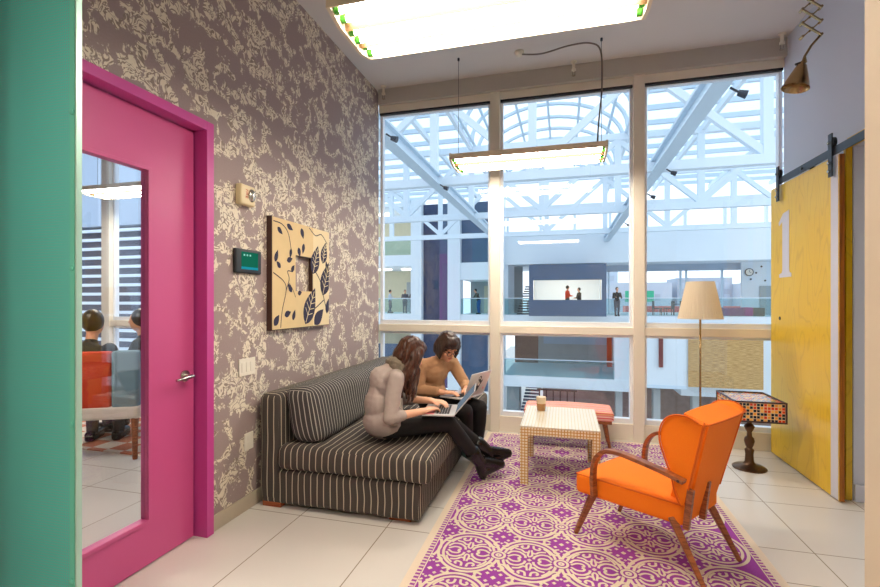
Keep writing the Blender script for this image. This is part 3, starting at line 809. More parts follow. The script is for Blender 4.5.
# ------------------------------------------------------------------ rug
def rug():
    b = MB(); x0, x1, y0, y1 = -0.79, 1.085, 1.78, 4.93
    b.box(x0, x1, y0, y1, 0.0, 0.010, 1)
    fx0, fx1, fy0, fy1 = x0 + 0.045, x1 - 0.045, y0 + 0.045, y1 - 0.045
    b.box(fx0, fx1, fy0, fy1, 0.010, 0.0115, 0)
    Z = 0.0133; zc = [0]
    def rib(pts, wd, closed=False):
        if closed: pts = list(pts) + [pts[0], pts[1]]
        ins = [(fx0 + .034 <= p[0] <= fx1 - .034 and fy0 + .034 <= p[1] <= fy1 - .034) for p in pts]
        if not all(ins) :
            run = []
            for p, k_ in zip(pts, ins):
                if k_: run.append(p)
                else:
                    if len(run) > 1: rib(run, wd)
                    run = []
            if len(run) > 1: rib(run, wd)
            return
        if closed: pts = pts[:-2]
        zc[0] += 1; Z = 0.0128 + 0.0004 * (zc[0] % 7)
        n = len(pts); vs = []; fs = []
        for i, p in enumerate(pts):
            a = pts[(i - 1) % n] if closed else pts[max(i - 1, 0)]; c = pts[(i + 1) % n] if closed else pts[min(i + 1, n - 1)]
            dx, dy = c[0] - a[0], c[1] - a[1]; l = math.hypot(dx, dy)
            if l < 1e-6: dx, dy, l = 1, 0, 1
            vs += [(p[0] - dy / l * wd, p[1] + dx / l * wd, Z), (p[0] + dy / l * wd, p[1] - dx / l * wd, Z)]
        for i in range(n if closed else n - 1):
            j = (i + 1) % n; fs.append((2 * i, 2 * i + 1, 2 * j + 1, 2 * j))
        b.add(vs, fs, 1)
    def ell(cx, cy, rx, ry, wd, n=32): rib([(cx + rx * cos(2 * pi * k / n), cy + ry * sin(2 * pi * k / n)) for k in range(n)], wd, True)
    def dia(cx, cy, s):
        if not (fx0 + .03 < cx < fx1 - .03 and fy0 + .03 < cy < fy1 - .03): return
        b.add([(cx - s, cy, Z), (cx, cy - s, Z), (cx + s, cy, Z), (cx, cy + s, Z)], [(0, 1, 2, 3)], 1)
    px, py = 0.3365, 0.418
    xs = [-0.685 + px * i for i in range(-1, 7)]; ys = [2.54 + py * j for j in range(-2, 7)]
    for j, yy in enumerate(ys):
        for i, xx in enumerate(xs):
            cx = xx + px / 2
            if cx > x1: continue
            ell(cx, yy, px / 2 + .002, .198, .0085, 40); ell(cx, yy, px / 2 - .026, .168, .0075, 40)
            for sx_ in (-1, 1):
                for sy_ in (-1, 1):
                    q = lambda l: [(cx + sx_ * a, yy + sy_ * c) for a, c in curve(l, 5)]
                    rib(q([(.118, .008), (.088, .030), (.058, .028), (.050, .010), (.064, .004)]), .0066)
                    rib(q([(.122, .03), (.10, .062), (.06, .066), (.028, .040), (.022, .014)]), .0070)
                    rib(q([(.085, .098), (.050, .090), (.030, .070), (.012, .074)]), .0066)
                    rib(q([(.014, .150), (.018, .120), (.040, .110), (.052, .124), (.042, .136)]), .0066)
                    rib(q([(.006, .10), (.012, .05), (.0, .03)]), .0058)
                    rib(q([(.070, .130), (.098, .10), (.112, .072)]), .0058)
            dia(cx, yy, .014)
            # infill cluster between rows at rosette column
            ym = yy + py / 2
            dia(xx, ym, .016)
            for sx_ in (-1, 1):
                for sy_ in (-1, 1):
                    q = lambda l: [(xx + sx_ * a, ym + sy_ * c) for a, c in curve(l, 5)]
                    dia(xx + sx_ * .034, ym + sy_ * .034, .012)
                    rib(q([(.012, .062), (.030, .070), (.040, .092), (.024, .108), (.010, .098)]), .0070)
                    rib(q([(.062, .010), (.082, .022), (.100, .014), (.092, .002)]), .0070)
                    rib(q([(.008, .125), (.030, .128), (.044, .120)]), .0066)
            dia(xx, ym + .075, .010); dia(xx, ym - .075, .010)
    for yy in ys:
        for xx in xs:
            if not (fx0 + .06 < xx < fx1 - .06 and fy0 + .06 < yy < fy1 - .06): continue
            n = 20; b.add([(xx + .046 * cos(2 * pi * k / n), yy + .046 * sin(2 * pi * k / n), .0162) for k in range(n)], [tuple(range(n))], 0)
            for r_, w_ in ((.034, .0072), (.011, .0065)):
                vs = []
                for k in range(n): 
                    a = 2 * pi * k / n; vs += [(xx + (r_ - w_) * cos(a), yy + (r_ - w_) * sin(a), .0172), (xx + (r_ + w_) * cos(a), yy + (r_ + w_) * sin(a), .0172)]
                b.add(vs, [(2 * k, 2 * k + 1, (2 * k + 3) % (2 * n), (2 * k + 2) % (2 * n)) for k in range(n)], 1)
    # border line and teeth (purple field shows between cream line and edge)
    for (a, c) in (((fx0 + .030, fy0 + .03), (fx0 + .030, fy1 - .03)), ((fx1 - .03, fy0 + .03), (fx1 - .03, fy1 - .03))):
        b.box(a[0] - .003, a[0] + .003, a[1], c[1], .0115, Z, 1)
    for yb in (fy0 + .03, fy1 - .03): b.box(fx0 + .03, fx1 - .03, yb - .003, yb + .003, .0115, Z, 1)
    k = fy0
    while k < fy1:
        b.box(fx0, fx0 + .024, k, k + .012, .0115, Z, 1); b.box(fx1 - .024, fx1, k, k + .012, .0115, Z, 1); k += .030
    k = fx0
    while k < fx1:
        b.box(k, k + .012, fy0, fy0 + .024, .0115, Z, 1); b.box(k, k + .012, fy1 - .024, fy1, .0115, Z, 1); k += .030
    o = b.build('area_rug', ['rugpurple', 'rugcream'])
    tag(o, 'purple and cream medallion patterned rug on pale tiles', 'rug')
rug()

# ------------------------------------------------------------------ sofa
t = thing('striped_sofa', 'long low charcoal pinstripe sofa against toile wallpaper', 'sofa', (0, 0, 0))
def wob(amp, fr):
    def f(p, lo, hi):
        n = noise.noise_vector(p * fr)
        return p + n * amp
    return f
def seatfn(p, lo, hi):
    n = noise.noise_vector(p * 5) * 0.008
    u = (p.x - lo.x) / (hi.x - lo.x); v = (p.y - lo.y) / (hi.y - lo.y)
    up = max(0, (p.z - lo.z) / (hi.z - lo.z))
    q = p + n
    q.z += up * 0.03 * math.sin(pi * min(max(v, 0), 1)) ** 0.5 * (0.4 + 0.6 * u) * 0.8
    for (hx, hy) in ((-1.2, 3.1), (-1.1, 3.95)):
        q.z -= up * 0.03 * math.exp(-((p.x - hx) ** 2 + (p.y - hy) ** 2) / 0.05)
    return q
MB().rbox(-2.04, -0.875, 2.75, 4.97, 0.03, 0.265, 0.03, fn=wob(.006, 7), cuts=14).build('base', 'stripe', t, smooth=True)
MB().rbox(-2.05, -1.885, 2.745, 4.97, 0.04, 0.785, 0.045, topu='y', fn=wob(.006, 6), cuts=14).build('backrest', 'stripe', t, smooth=True)
MB().rbox(-1.90, -0.80, 2.73, 4.97, 0.27, 0.435, 0.05, fn=seatfn, cuts=24).build('seat_cushion', 'stripe', t, smooth=True)
def bol(p, lo, hi):
    u = (p.z - lo.z) / (hi.z - lo.z)
    q = p + noise.noise_vector(p * 5) * 0.008
    q.x += (1 - u) * 0.05 - u * 0.03
    return q
MB().rbox(-1.885, -1.64, 2.80, 4.95, 0.43, 0.825, 0.085, topu='y', fn=bol, cuts=18).build('back_cushion', 'stripefine', t, smooth=True)
MB().box(-2.03, -1.885, 2.765, 2.85, 0, 0.045).build('wooden_foot', 'footwood', t, bevel=0.003)
MB().box(-1.1, -0.95, 2.8, 2.9, 0, 0.04).build('wooden_foot', 'footwood', t, bevel=0.003)
MB().box(-2.03, -1.885, 4.85, 4.94, 0, 0.045).build('wooden_foot', 'footwood', t, bevel=0.003)
MB().box(-1.1, -0.95, 4.85, 4.94, 0, 0.045).build('wooden_foot', 'footwood', t, bevel=0.003)

# ------------------------------------------------------------------ coffee table
t = thing('coffee_table', 'cream and gold gridded coffee table on the purple rug', 'table', (-0.03, 3.93, 0.013))
hx, hy, tz = 0.295, 0.355, 0.452
MB().box(-hx, hx, -hy, hy, tz - 0.012, tz).build('tabletop', 'tabletop', t, bevel=0.003)
b = MB(); hh = 0.055
b.box(-hx, hx, -hy, -hy + .05, tz - .0125 - hh, tz - .0125); b.box(-hx, hx, hy - .05, hy, tz - .0125 - hh, tz - .0125)
b.box(-hx, -hx + .05, -hy + .05, hy - .05, tz - .0125 - hh, tz - .0125); b.box(hx - .05, hx, -hy + .05, hy - .05, tz - .0125 - hh, tz - .0125)
b.build('apron', 'tabletile', t)
for sx_ in (-1, 1):
    for sy_ in (-1, 1):
        xa = sx_ * (hx - .03); ya = sy_ * (hy - .03)
        MB().box(xa - .03, xa + .03, ya - .03, ya + .03, 0, tz - .068).build('leg', 'tabletile', t)
# coffee cup
t = thing('paper_coffee_cup', 'iced coffee glass with pale foam standing on the gridded table', 'cup', (-0.19, 4.12, 0.466))
M['coffee'] = plain('milky_coffee', (176, 128, 80), 0.2)
M['foam'] = plain('milk_foam', (226, 204, 172), 0.4)
MB().lathe([(0, 0.0), (0.034, 0.0), (0.036, 0.004), (0.040, 0.062), (0, 0.062)], 24).build('coffee', 'coffee', t, smooth=True, auto=40)
MB().lathe([(0, 0.0625), (0.0402, 0.0625), (0.044, 0.112), (0.040, 0.118), (0, 0.116)], 24).build('foam', 'foam', t, smooth=True, auto=40)

# ------------------------------------------------------------------ bench
t = thing('upholstered_bench', 'low bench with pink striped seat in front of the window', 'bench', (0.04, 4.745, 0.013))
MB().rbox(-0.42, 0.42, -0.175, 0.175, 0.27, 0.365, 0.03, fn=lambda p, lo, hi: p + Vector((0, 0, 0.012 * (1 - (p.x / 0.42) ** 2) if p.z > .33 else 0))).build('seat', 'bench', t, smooth=True)
MB().box(-0.40, 0.40, -0.16, 0.16, 0.245, 0.275).build('seat_rail', 'wood', t)
for sx_ in (-1, 1):
    for sy_ in (-1, 1):
        MB().tube([(sx_ * .34, sy_ * .12, .25), (sx_ * .385, sy_ * .15, 0)], [.022, .013], 12).build('leg', 'wood', t, smooth=True, auto=50)

# ------------------------------------------------------------------ orange wing chair  (local +x = forward, +y = left/near side)
t = thing('orange_wing_armchair', 'orange upholstered wing chair with bentwood arms on the rug', 'armchair', (0.49, 2.89, 0.013), math.atan2(0.606, -0.795))
def seatf(p, lo, hi):
    u = (p.x - lo.x) / (hi.x - lo.x); q = p.copy()
    q.y *= 0.76 + 0.24 * u
    v = abs(p.y) / 0.29
    if p.z > 0.34: q.z += 0.02 * (1 - v * v) * sin(pi * min(1, max(0, u * .9 + .1)))
    return q
seat_o = MB().rbox(-0.278, 0.33, -0.27, 0.27, 0.265, 0.385, 0.028, fn=seatf, cuts=10).build('seat', 'orange', t, smooth=True)
# piping along the seat edge
def rect_loop(x0, x1, y0, y1, z, f):
    pts = []
    for (a, c) in ((x0, y0), (x1, y0), (x1, y1), (x0, y1), (x0, y0)): pts.append((a, c))
    out = []
    for i in range(4):
        for k in range(8):
            s = k / 8; p = Vector((pts[i][0] * (1 - s) + pts[i + 1][0] * s, pts[i][1] * (1 - s) + pts[i + 1][1] * s, z)); out.append(p)
    out.append(Vector((pts[0][0], pts[0][1], z)))
    lo = Vector((-0.33, -0.29, .265)); hi = Vector((.33, .29, .385))
    return [f(p, lo, hi) - Vector((0, 0, f(p, lo, hi).z - z)) for p in out]
MB().tube(rect_loop(-.270, .322, -.262, .262, .377, seatf), .0045, 6).build('piping', 'orange_piping', seat_o, smooth=True)
# backrest: slab leaning back, side profile in x,z ; wings grow from its sides
def lerp(a, c, s): return a + (c - a) * s
zs = [0.30, 0.38, 0.46, 0.54, 0.62, 0.70, 0.76, 0.80, 0.83, 0.848]
def rear_x(z): return -0.268 - (z - 0.30) * 0.245
def thick(z):
    return 0.085 if z < 0.76 else 0.085 + (z - 0.76) * 0.35
b = MB(); vs = []; ny = 12; rows = []
for z in zs:
    for j in range(ny + 1):
        y = lerp(-0.198, 0.198, j / ny) * (0.80 + 0.26 * (z - .3) / .55)
        rows.append((z, y))
nz = len(zs)
def front_pt(z, y):
    bulge = 0.02 * (1 - (y / .25) ** 2)
    return Vector((rear_x(z) + thick(z) + bulge, y, z + 0.0))
def rear_pt(z, y):
    return Vector((rear_x(z) - 0.012 * (1 - (y / .25) ** 2), y, z - (0.035 if z > 0.84 else 0.018 if z > .82 else 0)))
F = [front_pt(*r) for r in rows]; Rr = [rear_pt(*r) for r in rows]; W = ny + 1
fs = []
for i in range(nz - 1):
    for j in range(ny):
        fs.append((i * W + j, i * W + j + 1, (i + 1) * W + j + 1, (i + 1) * W + j))
o = nz * W
fs2 = [tuple(q + o for q in reversed(f)) for f in fs]
for i in range(nz - 1):
    fs2.append((i * W, (i + 1) * W, o + (i + 1) * W, o + i * W)); fs2.append((i * W + ny, o + i * W + ny, o + (i + 1) * W + ny, (i + 1) * W + ny))
for j in range(ny):
    fs2.append((j, o + j, o + j + 1, j + 1)); e = (nz - 1) * W; fs2.append((e + j, e + j + 1, o + e + j + 1, o + e + j))
b.add(F + Rr, fs + fs2)
back_o = b.build('backrest', 'orange', t, smooth=True, auto=50)
# wings
def wing(sg):
    # outline in (x,z), from rear-bottom round the front edge to rear-top
    out_ = curve([(-0.275, 0.385), (-0.250, 0.45), (-0.235, 0.53), (-0.205, 0.62), (-0.185, 0.70), (-0.195, 0.775), (-0.23, 0.825), (-0.28, 0.848), (-0.34, 0.846), (-0.38, 0.826)], 4)
    n = len(out_); vs = []; fs = []
    def rx(z): return rear_x(min(z, 0.83)) + 0.005
    K = 5
    for side in (0, 1):
        for (x_, z_) in out_:
            for k in range(K + 1):
                s = k / K
                zz = lerp(z_, min(z_, 0.815), 1 - s) if z_ > .815 else z_
                xx = lerp(rx(z_), x_, s)
                y = 0.198 * (0.80 + 0.26 * (z_ - .3) / .55) + 0.045 * s + (0.0 if side == 0 else 0.042 - 0.018 * s)
                edge = 0.010 if k == K else 0
                y += edge if side == 0 else -edge
                vs.append((xx, sg * y, zz))
    W_ = K + 1
    for side in (0, 1):
        o_ = side * n * W_
        for i in range(n - 1):
            for k in range(K):
                f = (o_ + i * W_ + k, o_ + i * W_ + k + 1, o_ + (i + 1) * W_ + k + 1, o_ + (i + 1) * W_ + k)
                fs.append(f if (side == 1) == (sg > 0) else tuple(reversed(f)))
    o_ = n * W_
    for i in range(n - 1):
        for k in (0, K):
            f = (i * W_ + k, (i + 1) * W_ + k, o_ + (i + 1) * W_ + k, o_ + i * W_ + k)
            fs.append(f)
    for i in (0, n - 1):
        for k in range(K): fs.append((i * W_ + k, i * W_ + k + 1, o_ + i * W_ + k + 1, o_ + i * W_ + k))
    wo = MB().add(vs, fs).build('wing', 'orange', t, smooth=True, auto=60)
    md = wo.modifiers.new('bevel', 'BEVEL'); md.width = 0.006; md.segments = 2; md.limit_method = 'ANGLE'; md.angle_limit = radians(50)
    pts = [Vector((x_ + .002, sg * (0.198 * (0.80 + 0.26 * (z_ - .3) / .55) + 0.045 + .024 - .002), z_ + .001)) for x_, z_ in out_]
    MB().tube(pts, 0.0045, 6).build('piping', 'orange_piping', wo, smooth=True)
    rp = [Vector((rear_x(z) + 0.004 , sg * (0.198 * (0.80 + 0.26 * (z - .3) / .55) + .042), z)) for z in (.39, .5, .6, .7, .8, .83)]
    MB().tube(rp, 0.0045, 6).build('piping', 'orange_piping', wo, smooth=True)
wing(1); wing(-1)
MB().tube([rear_pt(.848, lerp(-.245, .245, k / 10)) + Vector((0, 0, .002)) for k in range(11)], .0045, 6).build('piping', 'orange_piping', back_o, smooth=True)
# arms: bent flat wood
for sg in (1, -1):
    py_ = .2075 if sg > 0 else .02
    pts = curve([(0.185, sg * .285, 0.285), (0.192, sg * .285, 0.40), (0.175, sg * .288, 0.50), (0.12, sg * .29, 0.565), (0.03, sg * .292, 0.583), (-0.10, sg * .293, 0.572), (-0.22, sg * .272, 0.545), (-0.305, sg * .255, 0.518)], 6)
    # rectangular section bent strip
    b = MB(); vs = []; fs = []
    for i, p in enumerate(pts):
        a = Vector(pts[max(i - 1, 0)]); c = Vector(pts[min(i + 1, len(pts) - 1)]); d_ = (c - a).normalized()
        nrm = Vector((d_.z, 0, -d_.x)); hw = 0.022; ht = 0.011
        for (u_, v_) in ((-1, -1), (1, -1), (1, 1), (-1, 1)): vs.append(Vector(p) + Vector((0, 1, 0)) * hw * u_ + nrm * ht * v_)
    n = len(pts)
    for i in range(n - 1):
        for k in range(4): fs.append((i * 4 + k, i * 4 + (k + 1) % 4, (i + 1) * 4 + (k + 1) % 4, (i + 1) * 4 + k))
    fs += [(3, 2, 1, 0), tuple((n - 1) * 4 + k for k in range(4))]
    b.add(vs, fs); b.build('armrest', 'wood', t, bevel=0.004)
    MB().tube([(-0.285, sg * .280, .523), (-0.285, sg * .285, .523)], .007, 10).build('screw', 'black', t)
    # block at the rear of the seat side
    MB().prism([(-0.306, .265), (-0.276, .265), (-0.300, .475), (-0.330, .47)], py_ - .0125, py_ + .0125, 'y').build('rear_post', 'wood', t, bevel=0.003)
    MB().tube([(0.235, sg * .215, 0.275), (0.345, sg * .24, 0.0)], [.027, .016], 4).build('leg', 'wood', t, bevel=0.006)
    MB().tube([(-0.215, sg * .20, 0.30), (-0.385, sg * .212, 0.0)], [.028, .016], 4).build('leg', 'wood', t, bevel=0.006)

# ------------------------------------------------------------------ mosaic pedestal table
t = thing('mosaic_side_table', 'pedestal side table with coloured mosaic box top by yellow door', 'table', (1.53, 4.46, 0))
T = Matrix.Identity(4)
MB().box(-0.18, 0.18, -0.225, 0.225, 0.455, 0.605).build('mosaic_box', 'mosaic', t)
b = MB()
for z0, z1 in ((0.445, 0.457), (0.603, 0.614)): 
    b.box(-0.187, 0.187, -0.232, -0.22, z0, z1); b.box(-0.187, 0.187, 0.22, 0.232, z0, z1); b.box(-0.187, -0.175, -0.22, 0.22, z0, z1); b.box(0.175, 0.187, -0.22, 0.22, z0, z1)
for sx_ in (-1, 1):
    for sy_ in (-1, 1): b.box(sx_ * .181 - .006, sx_ * .181 + .006, sy_ * .226 - .006, sy_ * .226 + .006, .457, .603)
b.box(-0.18, 0.18, -0.22, 0.22, 0.447, 0.4548)
b.build('wooden_edging', 'carbon', t)
prof = [(0.0, 0.0), (0.125, 0.0), (0.128, 0.010), (0.11, 0.022), (0.05, 0.035), (0.034, 0.06), (0.030, 0.12), (0.036, 0.16), (0.022, 0.175), (0.032, 0.20), (0.040, 0.235), (0.034, 0.26), (0.020, 0.275), (0.018, 0.31), (0.030, 0.33), (0.040, 0.355), (0.030, 0.375), (0.018, 0.385), (0.022, 0.41), (0.05, 0.43), (0.06, 0.446), (0, 0.446)]
MB().lathe(prof, 36).build('pedestal', 'bronze', t, smooth=True, auto=60)

# ------------------------------------------------------------------ floor lamp
t = thing('floor_lamp', 'floor lamp with pleated cream shade behind the orange chair', 'lamp', (1.19, 4.60, 0))
MB().lathe([(0.0, 0), (0.13, 0), (0.13, 0.012), (0.03, 0.024), (0.012, 0.035), (0, .035)], 32).build('base', 'bronze', t, smooth=True, auto=40)
MB().tube([(0, 0, 0.03), (0, 0, 1.50)], 0.009, 12).build('pole', 'brass', t, smooth=True)
MB().lathe([(0.182, 1.265), (0.112, 1.60)], 96, pleat=0.010).build('lamp_shade', 'shade', t)
b = MB()
for k in range(3): b.tube([(0, 0, 1.50), (0.112 * cos(k * 2.094), 0.112 * sin(k * 2.094), 1.59)], .0025, 6)
b.build('shade_carrier', 'brass', t)
MB().ball((0, 0, 1.45), .03).build('bulb', 'whiteplastic', t, smooth=True)

# ------------------------------------------------------------------ people
def mat4(loc, rz): return Matrix.Translation(loc) @ Matrix.Rotation(rz, 4, 'Z')
def head_mb(b, c, Rm, s=1.0):
    """head pieces unioned later; c centre of skull, Rm rotation (local +x = face)"""
    def T(o): return Matrix.Translation(c) @ Rm @ Matrix.Translation(Vector(o) * s)
    b.ball((0, 0, 0), (.092 * s, .074 * s, .098 * s), T=T((-.008, 0, .025)))
    b.ball((0, 0, 0), (.066 * s, .056 * s, .080 * s), T=T((.030, 0, -.035)))      # face
    b.ball((0, 0, 0), (.030 * s, .030 * s, .024 * s), T=T((.062, 0, -.092)))      # chin
    b.ball((0, 0, 0), (.020 * s, .011 * s, .022 * s), T=T((.096, 0, -.022)))      # nose
    b.ball((0, 0, 0), (.012 * s, .010 * s, .026 * s), T=T((.088, 0, -.002)))
    b.ball((0, 0, 0), (.012 * s, .022 * s, .007 * s), T=T((.086, 0, -.058)))      # mouth
    for sg in (-1, 1):
        b.ball((0, 0, 0), (.020 * s, .010 * s, .030 * s), T=T((-.004, sg * .074, -.018)))  # ears
        b.ball((0, 0, 0), (.018 * s, .020 * s, .010 * s), T=T((.074, sg * .030, .022)))   # brow
        b.ball((0, 0, 0), (.022 * s, .022 * s, .022 * s), T=T((.058, sg * .036, -.040)))  # cheeks
def hand_mb(b, w, palm_end, up, sg, curl=0.5):
    """w wrist, palm_end knuckle centre; sg side of thumb"""
    w = Vector(w); k = Vector(palm_end); d = (k - w).normalized(); up = Vector(up)
    side = d.cross(up).normalized() * sg; up = side.cross(d).normalized() * sg
    for o in (-0.026, -0.009, 0.009, 0.026):
        b.rc(w + side * o * .6, k + side * o, .014, .0115, 8)
    for i, o in enumerate((-0.030, -0.010, 0.010, 0.029)):
        l1 = (.032, .038, .036, .028)[i]; a = k + side * o
        m1 = a + (d * cos(.25) - up * sin(.25)) * l1
        m2 = m1 + (d * cos(.25 + curl) - up * sin(.25 + curl)) * l1 * .75
        m3 = m2 + (d * cos(.5 + curl * 1.6) - up * sin(.5 + curl * 1.6)) * l1 * .55
        b.rc(a, m1, .0095, .0088, 8); b.rc(m1, m2, .0088, .008, 8); b.rc(m2, m3, .008, .0068, 8)
    a = w + d * .022 + side * -.022
    m1 = a + (d * .75 - side * .6 - up * .15).normalized() * .036
    m2 = m1 + (d * .95 - side * .15 - up * .25).normalized() * .028
    b.rc(a, m1, .0125, .010, 8); b.rc(m1, m2, .010, .0078, 8)

def woman(p):
    t = thing('person', p['label'], 'person', p['loc'], p['yaw'])
    hc = Vector(p['head']); Rm = Matrix.Rotation(p['hyaw'], 4, 'Z') @ Matrix.Rotation(p['hpitch'], 4, 'Y')
    b = MB(); head_mb(b, hc, Rm)
    nb = Vector(p['neck'])
    b.rc(nb, hc + Rm @ Vector((-.02, 0, -.06)), .052, .048)
    pel, wa, ch = Vector(p['pelvis']), Vector(p['waist']), Vector(p['chest'])
    b.ball(pel, (.11, .15, .10)); b.ball(wa, (.085, .115, .12)); b.ball(ch, (.09, .135, .13))
    b.rc(pel, wa, .10, .085); b.rc(wa, ch, .085, .095); b.rc(ch, nb, .08, .05)
    for s in ('r', 'l'):
        sh, el, wr, kn_, an, kk = [Vector(p[s + '_' + q]) for q in ('sh', 'el', 'wr', 'knee', 'ank', 'knuck')]
        b.rc(ch + (sh - ch) * .4, sh, .05, .045); b.rc(sh, el, .044, .034); b.rc(el, wr, .036, .023)
        hand_mb(b, wr, kk, (0, 0, 1), 1 if s == 'r' else -1, .5)
        hp = pel + Vector((0, -.085 if s == 'r' else .085, -.005))
        b.rc(hp, kn_, .078, .052); b.rc(kn_, kn_ + (an - kn_) * .35, .052, .052); b.rc(kn_ + (an - kn_) * .35, an, .052, .034)
        toe = Vector(p[s + '_toe']); b.rc(an, an + (toe - an) * .4, .035, .034); b.rc(an, toe, .034, .026)
    b.build('body', p['skin'], t, remesh=.0055, smo=2)
    # trousers
    b = MB(); b.ball(pel, (.125, .165, .105)); 
    for s in ('r', 'l'):
        kn_, an = Vector(p[s + '_knee']), Vector(p[s + '_ank']); hp = pel + Vector((0, -.085 if s == 'r' else .085, -.005))
        b.rc(hp, kn_, .088, .060); b.rc(kn_, kn_ + (an - kn_) * .35, .060, .058); b.rc(kn_ + (an - kn_) * .35, kn_ + (an - kn_) * .9, .058, .044)
    b.build('trousers', 'blackpants', t, remesh=.008, smo=3)
    # shoes
    for s in ('r', 'l'):
        an, toe = Vector(p[s + '_ank']), Vector(p[s + '_toe']); kn_ = Vector(p[s + '_knee']); b = MB()
        d = (toe - an); up = (kn_ - an).normalized()
        heel = Vector(p[s + '_heel']) if p['boots'] else an - up * .055 - d.normalized() * .03
        b.rc(an + up * (.11 if p['boots'] else .0), an, .062 if p['boots'] else .05, .050); b.rc(an, heel, .050, .040)
        b.rc(heel, toe, .038, .036); b.rc(an, toe, .046, .038); b.rc(an + d * .3, toe, .040, .034)
        if p['boots']: 
            b.rc(heel, heel + (heel - an).normalized() * .03, .038, .032)
        b.build('boot' if p['boots'] else 'shoe', p['shoe'], t, remesh=.006, smo=3)
    # top garment
    b = MB(); b.ball(pel + Vector((0, 0, .02)), p.get('hem', (.13, .172, .10))); b.ball(wa, (.105, .14, .13)); b.ball(ch, (.108, .15, .125))
    b.rc(pel + Vector((0, 0, .03)), wa, .125, .108); b.rc(wa, ch, .105, .112); b.rc(ch, nb - Vector((0, 0, .02)), .10, .062)
    if p['boots']: b.rc(ch + Vector((-.02, 0, .04)), nb + Vector((-.02, 0, -.01)), .11, .078)
    for s in ('r', 'l'):
        sh, el, wr = [Vector(p[s + '_' + q]) for q in ('sh', 'el', 'wr')]
        b.rc(ch + (sh - ch) * .3, sh, .078, .060); b.rc(nb - Vector((0, 0, .03)), sh, .055, .056)
        b.rc(sh, el, .060, .050); b.rc(el, el + (wr - el) * p['cuff'], .051, .040)
    if p['boots']: b.ball(nb + Vector((-.02, 0, -.045)), (.075, .09, .06)); b.ball(nb + Vector((-.015, 0, -.01)), (.062, .068, .045))
    tp = b.build(p['topname'], p['top'], t, remesh=.007, smo=3)
    # fabric folds
    for v in tp.data.vertices:
        c = v.co; n1 = noise.noise(Vector((c.x * 14, c.y * 14, c.z * 26))) * .0035 + noise.noise(c * 34) * .002
        v.co = c + v.normal * n1
    # face details
    def F(o): return hc + Rm @ Vector(o)
    b = MB()
    for sg in (-1, 1): b.ball(F((.077, sg * .030, .002)), (.012, .012, .007), 10, 6)
    b.build('eye', ['eyedark'], t, smooth=True)
    b = MB(); b.ball((0, 0, 0), (.008, .020, .0045), T=Matrix.Translation(F((.0925, 0, -.057))) @ Rm); b.ball((0, 0, 0), (.008, .017, .0045), T=Matrix.Translation(F((.090, 0, -.064))) @ Rm)
    b.build('lips', 'lip', t, smooth=True)
    b = MB()
    for sg in (-1, 1): b.tube([F((.088, sg * .018, .026)), F((.086, sg * .032, .031)), F((.072, sg * .048, .026))], .0028, 6)
    b.build('eyebrow', p['hair'], t)
    return t, hc, Rm

# --- woman 1: long auburn hair, grey jacket, knitted scarf
p1 = dict(label='seated woman with long auburn hair, grey jacket and black boots', loc=(-1.25, 3.10, 0), yaw=radians(33), skin='skinpale',
    head=(.185, -.01, 1.035), hyaw=radians(-3), hpitch=radians(32), neck=(.09, 0, .925), pelvis=(0, 0, .545), waist=(-.045, 0, .68), chest=(.015, 0, .82),
    r_sh=(.045, -.165, .885), l_sh=(.07, .165, .885), r_el=(-.01, -.225, .635), l_el=(.17, .215, .66), r_wr=(.235, -.19, .655), l_wr=(.36, .03, .675),
    r_knuck=(.305, -.165, .665), l_knuck=(.42, -.02, .672), r_knee=(.46, -.075, .525), l_knee=(.475, .105, .525), r_ank=(.765, .05, .165), l_ank=(.86, .12, .215), r_heel=(.785, .055, .075), l_heel=(.885, .12, .125),
    r_toe=(.955, .075, .115), l_toe=(1.045, .13, .175), boots=True, shoe='boot', top='jacket', topname='jacket', cuff=.35, hair='hairbrown', hem=(.16, .19, .13))
t1, hc, Rm = woman(p1)
def HF(o): return hc + Rm @ Vector(o)
# scarf
b = MB()
nb = Vector(p1['neck'])
for k in (-1, 0, 1, 2):
    pts = []
    for i in range(25):
        a = 2 * pi * i / 24
        pts.append(nb + Vector(((.070 - .012 * min(k, 0)) * cos(a) + .018, (.082 - .015 * min(k, 0)) * sin(a), -.012 + .026 * k - .028 * cos(a) + .012 * sin(3 * a + k))))
    b.tube(pts, [.028 + .006 * sin(i * 1.7 + k) for i in range(25)], 10)
for sg in (1, -1):
    b.tube([nb + Vector((.08, sg * .03, .0)), nb + Vector((.12, sg * .04, -.10)), nb + Vector((.11, sg * .05, -.2))], [.035, .03, .02], 10)
sc_o = b.build('scarf', 'scarf', t1, remesh=.006, smo=1)
for v in sc_o.data.vertices:
    c = v.co; v.co = c + v.normal * (noise.noise(c * 45) * .005)
